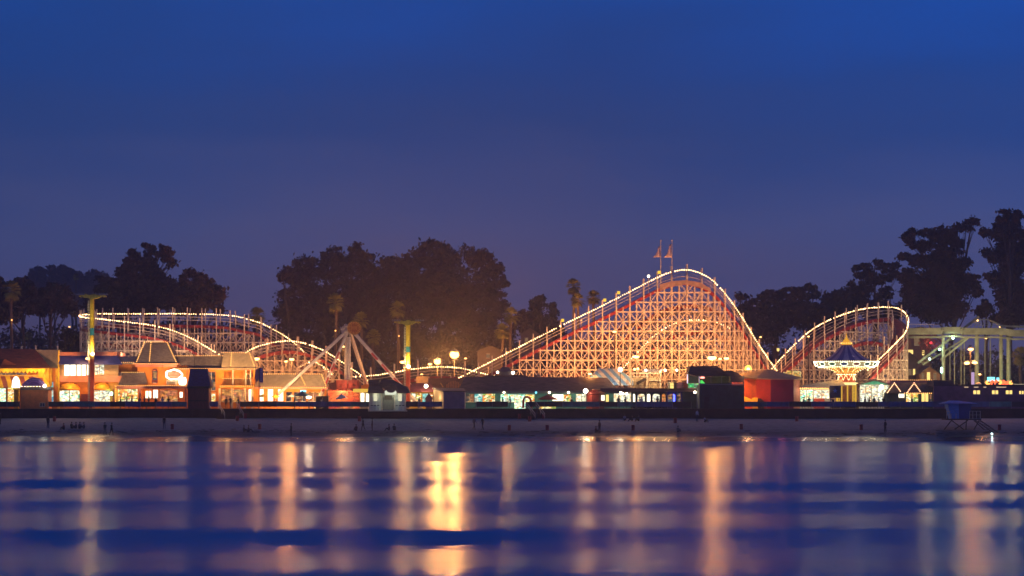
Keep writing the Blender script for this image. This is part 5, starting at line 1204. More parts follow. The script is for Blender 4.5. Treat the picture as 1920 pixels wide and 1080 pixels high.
def umbrella(px, py, Y, wpx, label, mt, hp=5, tilt=0):
    t = thing('patio_umbrella', label, 'umbrella', base(px, Y), 'patio umbrellas')
    c = P(px, py, Y); r_ = wpx/2/F*Y; mb = MB()
    n = 10; ring = [c+Vector((r_*math.cos(2*math.pi*i/n), r_*.8*math.sin(2*math.pi*i/n), tilt*math.cos(2*math.pi*i/n))) for i in range(n)]
    ap = c+Vector((0, 0, hp/F*Y)); mb.add([ap]+ring+[p-Vector((0, 0, .12)) for p in ring], [(0, i+1, (i+1) % n+1) for i in range(n)]+[(i+1, i+1+n, (i+1) % n+1+n, (i+1) % n+1) for i in range(n)]); mb.build('canopy', M[mt] if mt in M else MATS[mt], t)
    mb = MB(); mb.tube([(c.x, Y, DECK), ap+Vector((0, 0, .1))], .04, 5); mb.build('pole', M['cream'], t)
    mb = MB(); mb.lathe([(.45, DECK+.72), (.45, DECK+.76)], (c.x, Y, 0), 10); mb.build('table', M['cream'], t)
mat('umb_teal', (.08, .14, .16), .7, .2, 2); mat('umb_red', (.5, .09, .03), .7, .15, 2); mat('umb_white', (.6, .58, .55), .7, .15, 2)
umbrella(492, 743, 396, 16, 'yellow patio umbrella, leftmost before the tall windows', 'yellow', 4)
umbrella(517, 743.5, 396, 16, 'yellow patio umbrella, right one before the tall windows', 'yellow', 4)
umbrella(547, 743, 397, 16, 'cream patio umbrella at the left of the dark patio', 'umb_white', 4)
umbrella(567, 741, 395.5, 30, 'large dark teal umbrella under the cyan sign', 'umb_teal', 8)
umbrella(640, 746, 394, 22, 'white and dark market umbrella before the red orange fence', 'umb_white', 8, .12)
umbrella(1027, 748, 394, 37, 'wide red umbrella glowing before the arcade', 'umb_red', 8)
c = P(1027, 748.5, 394); mb = MB(); mb.box(c.x-1.2, c.x+1.2, 393.8, 394.6, DECK, c.z-.45); tag(mb.build('umbrella_counter', M['gyel']), 'lit yellow counter under the wide red umbrella', 'counter')

def stairs(px, label, w, dirx=1):
    Y0 = 389; t = thing('beach_stairs', label, 'stairs', (X_(px, Y0), Y0-1.5, gz(X_(px, Y0), Y0-3)), 'stairs down to the sand')
    X = X_(px, Y0); zb = gz(X, 386.5); n = 7; mb = MB()
    for i in range(n): z = DECK-(DECK-zb)*(i+1)/n; mb.box(X, X+w, Y0-.35*(i+1), Y0-.35*i, z-.2, z)
    mb.build('steps', M['wall'], t)
    for xx in (X, X+w):
        mb = MB(); a = Vector((xx, 389, DECK+.95)); b = Vector((xx+dirx*1.25, 386.4, zb+.9)); mb.bar(a, b, .07); mb.bar(a-Vector((0, 0, .4)), b-Vector((0, 0, .4)), .05)
        for u in (0, .5, 1): p = a.lerp(b, u); mb.bar(p, p-Vector((0, 0, .95)), .06)
        mb.build('handrail', M['cream'], t)
    return t
s = stairs(409, 'lit stairs with cream handrails below the orange arcade', 2.7); light(s, P(425, 752, 390.5), 60, (1, .6, .2), .1); light(s, P(412, 766, 386.5), 8, (1, .6, .2), .1)
s = stairs(987, 'narrow dark stairs with one rail below the bright shop entry', 1.4)

# ------------------------------------------------------------------ lifeguard tower
Y = 371
t = thing('lifeguard_tower', 'blue lifeguard tower with flared cabin on crossed timber legs', 'lifeguard tower', P(1805, 808, Y))
mb = MB()
a = [P(1783.5, 785, Y), P(1817, 785, Y), P(1822, 756, Y-.3), P(1776.5, 756, Y-.3)]; dp = 2.3
b = [v+Vector((0, dp, 0)) for v in a]; b[2].y += .6; b[3].y += .6
vs = a+b; x_m = P(1797, 785, Y-.25).x
mb.add(vs, [(0,1,2,3), (5,4,7,6), (1,5,6,2), (4,0,3,7), (3,2,6,7), (0,4,5,1)]); mb.build('cabin', M['guard'], t)
mb = MB()
q = [P(1798.5, 785, Y-.02), P(1817.2, 785, Y-.02), P(1822.2, 756, Y-.33), P(1797.5, 756, Y-.33)]; mb.add(q, [(0, 1, 2, 3)]); mb.build('shutter', mat('guard_dark', (.025, .09, .3), .6, .15, 3, stretch=(1, 1, 5)), t)
mb = MB(); mb.frustum(1770, 1832, 756.2, 1786, 1800, 751, Y-1.0, 4.4, 1.7); mb.pbox(1769.5, 1832.5, 756.2, 757, Y-1.05, 4.5); mb.build('roof', M['guardroof'], t)
mb = MB(); mb.pbox(1774, 1840, 785.2, 787.5, Y-.9, 4); mb.build('platform', M['trunk'], t)
mb = MB()
for x in (1775, 1781, 1818, 1824, 1831, 1838): mb.bar(P(x, 785, Y-.8), P(x, 770.5, Y-.8), .07)
mb.bar(P(1775, 771, Y-.8), P(1783, 771, Y-.8), .06); mb.bar(P(1818, 771, Y-.8), P(1839, 771, Y-.8), .06); mb.bar(P(1775, 778, Y-.8), P(1783, 778, Y-.8), .05); mb.bar(P(1818, 778, Y-.8), P(1839, 778, Y-.8), .05); mb.build('railing', M['white'], t)
mb = MB(); mb.pbox(1782.5, 1784, 774, 785, Y-.1, .08); mb.pbox(1792, 1793.2, 772, 785, Y-.1, .08); mb.build('door_frame', M['white'], t)
for p, q in (((1785, 787), (1770, 806)), ((1812, 787), (1811, 808)), ((1784, 788), (1808, 806)), ((1826, 788), (1848, 808)), ((1815, 788), (1790, 805)), ((1836, 788), (1826, 806))):
    mb = MB(); mb.bar(P(*p, Y), P(*q, Y), .13); mb.build('leg', M['trunk'], t)
mb = MB(); mb.bar(P(1829, 788, Y-.9), P(1862, 811, Y-4), .1); mb.bar(P(1838, 788, Y-.9), P(1871, 811, Y-4), .1)
for k in range(1, 9): u = k/9; mb.bar(P(1829, 788, Y-.9).lerp(P(1862, 811, Y-4), u), P(1838, 788, Y-.9).lerp(P(1871, 811, Y-4), u), .07)
mb.build('ramp', M['trunk'], t)
x_, y_ = X_(1860, 366), 366
t = thing('sand_lamp', 'single bright white lamp on the sand at the foot of the ramp', 'lamp', (x_, y_, gz(x_, y_))); mb = MB(); mb.ball((x_, y_, gz(x_, y_)+.22), .1); mb.build('bulb', emit('cool_white', (.7, 1, 1), 25), t); mb = MB(); mb.tube([(x_, y_, gz(x_, y_)-.05), (x_, y_, gz(x_, y_)+.15)], .05, 5); mb.build('stake', M['metal'], t)
light(t, (x_, y_-.3, gz(x_, y_)+.4), 8, (.7, 1, 1), .08)
# ------------------------------------------------------------------ trees
rng = np.random.default_rng(7)
def leafmat(name, col):
    m = bpy.data.materials.new(name); m.use_nodes = True; t = m.node_tree; b = t.nodes['Principled BSDF']
    b.inputs['Roughness'].default_value = .75; b.inputs['Specular IOR Level'].default_value = .15
    g = nn(t, 'ShaderNodeNewGeometry'); z = nn(t, 'ShaderNodeTexNoise'); z.inputs['Scale'].default_value = .45; z.inputs['Detail'].default_value = 4
    t.links.new(g.outputs['Position'], z.inputs[0])
    c = ramp(t, z.outputs[0], [(.35, tuple(v*.55 for v in col)), (.65, tuple(v*1.5 for v in col))]); t.links.new(c, b.inputs['Base Color']); return m
LEAF = leafmat('dark_foliage', (.075, .045, .03)); LEAFG = leafmat('palm_foliage', (.26, .23, .05)); LEAFC = leafmat('conifer_foliage', (.035, .03, .026)); LEAFB = leafmat('bush_foliage', (.045, .036, .022))
def leaf_mesh(name, cen, size, matl, parent, squash=.8):
    n = len(cen); s = size*rng.uniform(.6, 1.3, (n, 1))
    a = rng.normal(size=(n, 3)); a /= np.linalg.norm(a, axis=1, keepdims=True); b = rng.normal(size=(n, 3)); b -= a*(a*b).sum(1, keepdims=True); b /= np.linalg.norm(b, axis=1, keepdims=True)
    v = np.stack([cen-a*s, cen-b*s*.55, cen+a*s, cen+b*s*.55], 1).reshape(-1, 3)
    v = v-np.array(parent_loc(parent))
    me = bpy.data.meshes.new(name); me.vertices.add(4*n); me.vertices.foreach_set('co', v.ravel().astype(np.float32))
    me.loops.add(4*n); me.loops.foreach_set('vertex_index', np.arange(4*n, dtype=np.int32)); me.polygons.add(n)
    me.polygons.foreach_set('loop_start', np.arange(0, 4*n, 4, dtype=np.int32)); me.polygons.foreach_set('loop_total', np.full(n, 4, dtype=np.int32))
    me.materials.append(matl); me.update(); me.validate()
    o = bpy.data.objects.new(name, me); COL.objects.link(o); o.parent = parent; return o
def tree(label, lobes, Y, trunk_x, base_py=690, dens=1.0, size=.42, m=LEAF, group='dark trees behind the park', name='eucalyptus_tree', clump=.30, depthf=.9, lean=0):
    bx = X_(trunk_x, Y); zb = gz(bx, Y)
    t = thing(name, label, 'tree', (bx, Y, zb), group)
    pts = []; tops = []
    for (px, py, rx, ry) in lobes:
        c = np.array(P(px, py, Y+rng.uniform(-2, 2))); R3 = np.array([rx/F*Y, min(rx, ry*1.6)/F*Y*depthf, ry/F*Y])
        tops.append((c, R3))
        vol = R3[0]*R3[2]
        k = max(5, int(vol*clump*8.5))                   # clumps spread over the lobe
        u = rng.normal(size=(k, 3)); u /= np.linalg.norm(u, axis=1, keepdims=True); rad = rng.uniform(.35, 1.0, (k, 1))**.5
        cc = c+u*rad*R3
        per = int(max(14, 46*dens))
        for q in cc:
            r_ = rng.uniform(.6, 1.25)*min(1.35, max(.55, min(R3[0], R3[2])*.5))
            d = rng.normal(size=(per, 3)); d /= np.linalg.norm(d, axis=1, keepdims=True)
            pts.append(q+d*(rng.uniform(0, 1, (per, 1))**.45)*r_*np.array([1.25, 1.1, .8]))
            pts.append(q+d[:9]*rng.uniform(1.0, 1.75, (len(d[:9]), 1))*r_*np.array([1.2, 1, .85]))
    leaf_mesh('crown', np.concatenate(pts), size, m, t)
    mb = MB(); top = Vector(max(tops, key=lambda q: q[0][2])[0]); base_ = Vector((bx, Y, zb-.3)); mid = base_.lerp(top, .5)+Vector((random.uniform(-.6, .6), 0, 0))
    mb.tube([base_, base_.lerp(mid, .5), mid, mid.lerp(top, .55), top], [.55, .45, .36, .24, .08], 7)
    for c, R3 in tops:
        c = Vector(c); fz = min(.85, max(.22, (c.z-zb)/(top.z-zb)-.28)); s0 = base_.lerp(mid, fz*2) if fz < .5 else mid.lerp(top, fz*2-1); e = c+Vector((0, 0, -R3[2]*.2)); k = s0.lerp(e, .5)+Vector((0, 0, -.4+random.random()*.8))
        mb.tube([s0, k, e], [.17, .1, .04], 5)
        for _ in range(2):
            e2 = c+Vector(rng.normal(size=3)*R3*.5); mb.tube([k, (k+e2)/2+Vector((0, 0, .3)), e2], [.07, .05, .02], 4)
    mb.build('trunk', M['trunk'], t)
    return t
random.seed(21)
GR = 'eucalyptus grove in the middle'
tree('leftmost big round topped tree of the central grove', [(556, 515, 24, 20), (545, 520, 20, 16), (575, 500, 26, 20), (560, 560, 34, 34), (600, 545, 34, 40), (548, 600, 26, 26), (590, 620, 50, 50), (620, 480, 16, 14), (617, 500, 22, 22)], 520, 585, group=GR)
tree('tall domed tree in the left half of the central grove', [(640, 485, 24, 20), (664, 475, 22, 18), (684, 484, 16, 20), (660, 515, 46, 30), (640, 560, 42, 50), (690, 560, 40, 50), (650, 630, 60, 50)], 516, 655, group=GR)
tree('lower middle tree joining the two halves of the grove', [(722, 505, 26, 20), (745, 500, 22, 18), (705, 520, 30, 24), (730, 560, 44, 50), (770, 560, 36, 50), (740, 630, 60, 55), (766, 492, 18, 14)], 524, 735, group=GR)
tree('tallest rounded tree in the right half of the central grove', [(792, 482, 22, 18), (816, 468, 24, 18), (836, 480, 22, 20), (810, 510, 46, 30), (812, 560, 46, 50), (850, 555, 40, 50), (830, 625, 60, 50), (800, 478, 20, 20)], 518, 822, group=GR)
tree('rightmost tree of the central grove with ragged right edge', [(862, 485, 26, 18), (898, 486, 22, 18), (915, 498, 24, 20), (932, 512, 12, 20), (890, 530, 46, 34), (900, 580, 40, 44), (940, 545, 9, 18), (928, 585, 16, 22), (944, 530, 7, 9), (905, 640, 50, 46), (943, 575, 6, 8)], 514, 905, group=GR)
tree('wispy low side branch tree at the left edge of the grove', [(532, 548, 8, 5), (540, 552, 9, 6), (528, 585, 10, 5), (538, 592, 12, 8), (531, 518, 8, 9), (545, 640, 26, 30)], 512, 550, clump=.5, group=GR)
LG = 'dark trees behind the left turnaround'
tree('tall forked eucalyptus with airy crown behind the left turnaround', [(257, 474, 16, 8), (276, 466, 12, 8), (300, 472, 20, 11), (312, 480, 16, 10), (322, 492, 6, 8), (248, 494, 14, 12), (274, 492, 20, 16), (262, 520, 28, 20), (290, 520, 22, 16), (305, 530, 24, 14), (240, 515, 14, 18), (270, 560, 50, 30), (320, 545, 20, 14)], 505, 278, clump=.55, group=LG)
tree('pointed dark cypress left of the forked eucalyptus', [(228, 508, 6, 7), (226, 518, 11, 8), (224, 530, 16, 10), (222, 548, 22, 16), (215, 575, 40, 24)], 500, 225, clump=.6, group=LG, name='cypress_tree', m=LEAFC)
tree('small bushy tree left of the pointed cypress', [(192, 524, 10, 7), (202, 530, 9, 8), (196, 545, 14, 14), (190, 570, 30, 20), (186, 543, 6, 5)], 508, 195, clump=.6, group=LG)
tree('broad tree right of the forked eucalyptus', [(350, 518, 14, 12), (362, 512, 9, 7), (378, 525, 20, 12), (395, 540, 16, 12), (352, 540, 24, 16), (380, 560, 38, 22), (405, 555, 16, 14), (415, 575, 12, 12), (345, 570, 36, 20)], 500, 372, clump=.55, group=LG)
tree('round dark tree at the left edge behind the near palm', [(48, 540, 16, 12), (60, 545, 8, 9), (38, 528, 10, 8), (42, 565, 26, 22), (0, 530, 7, 12), (-8, 560, 16, 26), (10, 585, 26, 20)], 490, 40, clump=.6, group=LG)
tree('low domed tree on the dark hillside right of the near palm', [(97, 540, 16, 9), (118, 546, 9, 8), (90, 560, 32, 16), (120, 565, 22, 14), (75, 575, 30, 16), (128, 580, 20, 14)], 495, 100, clump=.6, group=LG)
tree('dark leafy bush tree beside the left end of the trestle', [(137, 632, 14, 20), (130, 650, 16, 20), (146, 648, 12, 22)], 440, 138, clump=.9, m=LEAFB, size=.35, group=LG)
for i, (L_, lb, tx) in enumerate((([(68, 512, 14, 10), (80, 507, 12, 7), (72, 530, 22, 18)], 'faint misty tree far behind the left hillside', 72), ([(100, 505, 16, 8), (118, 506, 14, 8), (108, 525, 28, 18)], 'broad faint misty tree left of the thin distant palm', 108), ([(130, 512, 10, 9), (135, 530, 18, 18), (158, 520, 12, 10), (165, 535, 18, 14)], 'faint misty tree behind the thin distant palm', 145), ([(178, 512, 9, 8), (185, 528, 18, 16)], 'faint misty tree just left of the bushy tree', 183))):
    tree(lb, L_+[(tx, 560, 40, 26)], 980, tx, clump=.35, size=.6, group='misty distant trees', depthf=.5)
RG = 'dark trees behind the right turnaround'
tree('low dark tree just right of the big drop', [(1388, 558, 12, 8), (1404, 562, 14, 9), (1400, 585, 26, 18), (1410, 615, 34, 26)], 500, 1400, clump=.5, group=RG)
tree('ragged topped tree behind the dip between the hills', [(1432, 556, 14, 8), (1448, 552, 16, 10), (1470, 546, 14, 7), (1455, 575, 32, 16), (1440, 610, 40, 30), (1478, 560, 16, 12)], 505, 1450, clump=.5, group=RG)
tree('flat topped tree left of the lit turnaround crest', [(1500, 548, 14, 7), (1516, 541, 8, 6), (1508, 560, 20, 12), (1500, 590, 34, 24), (1526, 552, 7, 5), (1530, 590, 24, 18)], 500, 1505, clump=.5, group=RG)
tree('low sloping tree directly behind the turnaround crest', [(1545, 560, 10, 6), (1562, 554, 20, 9), (1585, 546, 18, 10), (1570, 575, 40, 18), (1600, 570, 30, 20), (1560, 610, 50, 30)], 510, 1570, clump=.5, group=RG)
tree('umbrella domed tree left of the big eucalyptus', [(1612, 512, 18, 11), (1640, 498, 24, 10), (1665, 502, 20, 11), (1604, 535, 14, 12), (1680, 520, 12, 16), (1640, 520, 30, 12), (1625, 545, 18, 8), (1665, 550, 22, 12), (1650, 585, 40, 22)], 495, 1648, clump=.5, group=RG)
tree('big airy eucalyptus with many separate leaf clouds at right', [(1700, 445, 11, 6), (1716, 437, 14, 7), (1738, 436, 10, 6), (1764, 436, 12, 9), (1780, 440, 14, 8), (1706, 458, 9, 6), (1728, 462, 22, 8), (1760, 455, 16, 10), (1795, 430, 12, 6), (1822, 416, 16, 6), (1810, 428, 12, 7), (1695, 480, 9, 5), (1716, 488, 14, 10), (1790, 456, 18, 9), (1775, 475, 28, 9), (1742, 490, 22, 12), (1785, 500, 28, 16), (1806, 492, 14, 8), (1705, 520, 16, 16), (1750, 530, 34, 26), (1790, 535, 24, 24), (1822, 522, 12, 10), (1830, 545, 9, 18), (1760, 575, 50, 26), (1710, 560, 20, 22)], 470, 1755, clump=1.25, group=RG, size=.34)
tree('tallest eucalyptus at the right edge of the view', [(1893, 400, 16, 7), (1876, 412, 11, 7), (1908, 408, 12, 8), (1888, 424, 24, 11), (1850, 436, 13, 6), (1870, 442, 14, 9), (1905, 440, 26, 12), (1895, 465, 26, 14), (1850, 475, 11, 7), (1865, 482, 12, 8), (1900, 495, 24, 20), (1858, 518, 10, 8), (1885, 525, 22, 20), (1905, 550, 22, 24), (1882, 560, 14, 18), (1925, 470, 16, 30), (1900, 590, 26, 20)], 465, 1893, clump=1.25, group=RG, size=.34)
tree('dim small tree under the right steel track', [(1850, 572, 9, 14), (1840, 585, 8, 12), (1862, 592, 14, 12)], 478, 1850, clump=.7, group=RG)
CG = 'conifers between the grove and the lift hill'
def conifer(label, px, top, bot, w, Y):
    L = []; n = 6
    for i in range(n): u = i/(n-1); L.append((px+random.uniform(-2, 2)*u, top+(bot-top)*u, 3+w*u, 4+2.5*u))
    tree(label, L, Y, px, clump=.8, group=CG, name='conifer_tree', m=LEAFC, size=.35)
conifer('tallest dark layered conifer between the grove and the lift hill', 1015, 560, 620, 26, 500)
conifer('shorter conifer left of the tallest conifer', 1000, 568, 625, 22, 505)
conifer('low conifer right of the tallest conifer', 1036, 575, 625, 14, 498)
tree('low spreading tree joining grove and conifers', [(975, 592, 18, 9), (985, 610, 30, 18), (1020, 625, 40, 16)], 506, 985, clump=.5, group=CG)
# low scrub that hides the foot of the wood: one continuous mass
cs = []
for k in range(3000):
    px = rng.uniform(-150, 2080); Yb = rng.uniform(452, 600); x_ = X_(px, Yb); z_ = gz(x_, Yb)
    hgt = rng.uniform(.4, 4.5)*(1 if px < 1240 or px > 1380 else .4)
    cs.append(np.array([x_, Yb, z_+hgt])+rng.normal(size=(16, 3))*np.array([1.1, .8, .7]))
o = leaf_mesh('hillside_scrub', np.concatenate(cs), .5, LEAFB, None); tag(o, 'dark scrub covering the hillside behind the park', 'scrub', None, 'stuff')

# ------------------------------------------------------------------ palms
def palm_proto(seed):
    r = random.Random(seed); mb = MB()
    for i in range(58):
        el = R(r.uniform(-55, 85)); az_ = r.uniform(0, 2*math.pi); L = r.uniform(.55, .85)
        d = Vector((math.cos(el)*math.cos(az_), math.cos(el)*math.sin(az_), math.sin(el))); e = d*L; mb.bar((0, 0, 0), e, .03)
        s = d.cross(Vector((0, 0, 1))).normalized() if abs(d.z) < .98 else Vector((1, 0, 0)); u = s.cross(d).normalized()
        for k in range(11):
            a = R(-62+124*k/10); t = (d*math.cos(a)+s*math.sin(a)); Lf = .95*(1-.25*abs(a))*r.uniform(.85, 1.1)
            m_ = e+t*Lf*.6; tip = e+t*Lf+Vector((0, 0, -.28*Lf)); w = (u.cross(t)).normalized()*.055
            mb.add([e, m_-w, tip, m_+w], [(0, 1, 2, 3)])
    sk = MB()
    for i in range(40):
        az_ = r.uniform(0, 2*math.pi); rr_ = r.uniform(.25, .75); z0 = r.uniform(-.6, .1); d = Vector((math.cos(az_)*rr_, math.sin(az_)*rr_, z0-r.uniform(.5, 1.1))); w = Vector((-math.sin(az_), math.cos(az_), 0))*.14; a = Vector((0, 0, z0))
        sk.add([a, a+d*.6-w*.6-a*.6, d, a+d*.6+w*.6-a*.6], [(0, 1, 2, 3)])
    return mb, sk
PAL = [palm_proto(s) for s in (1, 2, 3)]
DEADF = leafmat('dead_fronds', (.13, .09, .045))
def palm(px, py, Y, rpx, label, k=0, base_py=None):
    r_ = rpx/F*Y/1.6; c = P(px, py, Y); zb = gz(c.x, Y) if Y > 470 else DECK
    t = thing('palm_tree', label, 'palm', (c.x, Y, zb), 'tall fan palms')
    f, sk = PAL[k % 3]
    mb = MB(); mb.add([Vector(v)*r_+c for v in f.v], f.f); mb.build('fronds', LEAFG, t)
    mb = MB(); mb.add([Vector(v)*r_+c for v in sk.v], sk.f); mb.build('dead_frond_skirt', DEADF, t)
    mb = MB(); n = 7; mb.tube([(c.x+.12*math.sin(i*.8+k), Y, zb+(c.z-zb)*i/n) for i in range(n+1)], [.34-.02*i for i in range(n+1)], 7); mb.build('trunk', M['ptrunk'], t)
for i, (px, py, Y, r_, lb) in enumerate((
    (22, 545, 440, 23, 'tall shaggy fan palm at the far left edge'), (143, 519, 640, 8, 'tiny thin distant palm left of the yellow tower top'), (482, 592, 445, 20, 'dark palm crown behind the left string of bulbs'),
    (629, 567, 438, 21, 'tall fan palm above the left leg of the pendulum ride'), (677, 600, 442, 19, 'fan palm directly behind the red sunburst disc'), (746, 580, 438, 19, 'fan palm behind the top of the right yellow tower'),
    (700, 632, 446, 18, 'lower dim palm between the disc and the yellow tower'), (958, 592, 430, 20, 'taller lit palm of the pair left of the lift hill'), (942, 621, 428, 19, 'shorter lit palm of the pair left of the lift hill'),
    (1075, 537, 436, 18, 'tallest palm poking over the lift hill'), (1083, 563, 434, 17, 'palm just under the tallest one over the lift hill'), (1113, 558, 438, 17, 'rightmost palm poking over the lift hill'),
    (1042, 603, 520, 5, 'tiny dark palm left of the lift hill'), (1914, 668, 440, 22, 'blurred palm at the right edge under the steel track'), (53, 630, 470, 10, 'small pale dim palm low on the hillside at left'))):
    palm(px, py, Y, r_, lb, i)
# warm garden uplights at the feet of the palms nearest the lamps
for px, py, Y, p in ((950, 660, 424, 2600), (1090, 600, 430, 1800), (629, 620, 432, 500), (748, 630, 432, 400), (22, 600, 434, 500), (678, 640, 436, 300)):
    t = thing('park_floodlight', 'small park floodlight near the palms at %s' % {950: 'the left of the lift hill', 1090: 'the top of the lift hill', 629: 'the pendulum ride leg', 748: 'the right yellow tower', 22: 'the far left', 678: 'the sunburst disc'}[px], 'floodlight', P(px, py, Y-1), 'park floodlights')
    mb = MB(); mb.ball(P(px, py, Y-1), .12); mb.build('lens', M['trim'], t); mb = MB(); mb.tube([P(px, py, Y-.9), (X_(px, Y), Y-.9, DECK)], .05, 4); mb.build('pole', M['dark'], t); light(t, P(px, py, Y-1.5), p, SOD, .15)

# ------------------------------------------------------------------ houses on the hill
def house(x0, x1, ytop, yeave, Y, label, wins, wc='wall_house'):
    t = thing('hill_house', label, 'house', (X_((x0+x1)/2, Y), Y, gz(X_((x0+x1)/2, Y), Y)), 'houses behind the park')
    m_ = mat(wc, (.16, .12, .11) if wc == 'wall_house' else (.3, .17, .1), .8, .15, 1)
    mb = MB(); mb.pbox(x0+2, x1-2, yeave, 735, Y, 7); mb.build('wall', m_, t)
    xm = (x0+x1)/2; mb = MB(); mb.prism([(x0, yeave), (xm, ytop), (x1, yeave), (x1, yeave+1), (xm, ytop+1.6), (x0, yeave+1)], Y-.5, 8); mb.build('roof', M['shingle'], t)
    mb = MB(); mb.prism([(x0+2, yeave), (xm, ytop+1.6), (x1-2, yeave)], Y+.01, .2); mb.build('gable', m_, t)
    for (a, b, c_, d, mm) in wins: mb = MB(); mb.pbox(a, b, c_, d, Y-.06, .05); w = mb.build('window', M[mm], t); mb = MB(); mb.pbox(a-.6, b+.6, c_-.8, c_-.1, Y-.1, .1); mb.pbox(a-.6, b+.6, d+.1, d+.8, Y-.12, .12); mb.build('frame', M['cream'], w)
M['dimwin'] = emit('dim_window', (.8, .5, .25), .25)
house(975, 1012, 615, 626, 470, 'grey gabled house between the palm pair and the lift hill', [(984, 990, 634, 642, 'dimwin'), (998, 1003, 634, 642, 'dimwin')])
house(893, 945, 648, 658, 490, 'dim gabled house left of the palm pair', [(912, 918, 664, 671, 'dimwin')])
house(1690, 1722, 660, 674, 440, 'small gabled house behind the right end of the trestle', [(1703, 1709, 693, 703, 'dimwin'), (1712, 1716, 692, 703, 'winy')])
house(1706, 1748, 612, 618, 455, 'brown apartment house under the green steel track', [(1703, 1712, 656, 664, 'winy'), (1729, 1733, 657, 666, 'winy'), (1714, 1724, 632, 648, 'dimwin')], 'wall_brown')
house(1722, 1765, 686, 702, 436, 'orange lit gabled bungalow below the lift track', [(1728, 1733, 700, 711, 'dimwin'), (1738, 1744, 698, 712, 'winy'), (1750, 1756, 700, 711, 'dimwin')], 'wall_brown')
light(None, P(1736, 690, 432), 300, (1, .55, .2), .3).name = 'garden_lamp_light'
house(520, 548, 640, 650, 470, 'dim house behind the low red hill', [(534, 538, 655, 661, 'dimwin')])
t = thing('blossom_tree', 'small tree hung with red and pink lights under the steel track', 'tree', (X_(1745, 445), 445, 5), None)
leaf_mesh('crown', np.array(P(1745, 640, 445))+rng.normal(size=(420, 3))*np.array([1.1, .7, .8]), .22, mat('blossom_leaf', (.4, .14, .1), .7, .3, 3), t); mb = MB(); mb.tube([(X_(1745, 445), 445, 4), P(1745, 645, 445)], .12, 5); mb.build('trunk', M['trunk'], t)
mb = MB(); mb.ball(P(1745.5, 643, 443.8), .22); mb.build('red_lantern', emit('red_lantern', (1, .04, .06), 2.5), t); light(t, P(1742, 648, 443), 80, (1, .4, .25), .2)

# ------------------------------------------------------------------ people
def person_mesh(name, J, radii, edges, colors):
    bm = bmesh.new(); vs = [bm.verts.new(p) for p in J]
    for a, b in edges: bm.edges.new((vs[a], vs[b]))
    me = bpy.data.meshes.new(name+'_src'); bm.to_mesh(me); bm.free()
    o = bpy.data.objects.new(name+'_src', me); COL.objects.link(o)
    sm = o.modifiers.new('s', 'SKIN'); o.modifiers.new('b', 'SUBSURF').levels = 1
    for i, v in enumerate(me.skin_vertices[0].data): v.radius = radii[i] if isinstance(radii[i], tuple) else (radii[i], radii[i]); v.use_root = (i == 0)
    dg = bpy.context.evaluated_depsgraph_get(); ev = o.evaluated_get(dg); out = bpy.data.meshes.new_from_object(ev)
    out.name = name; bpy.data.objects.remove(o); return out
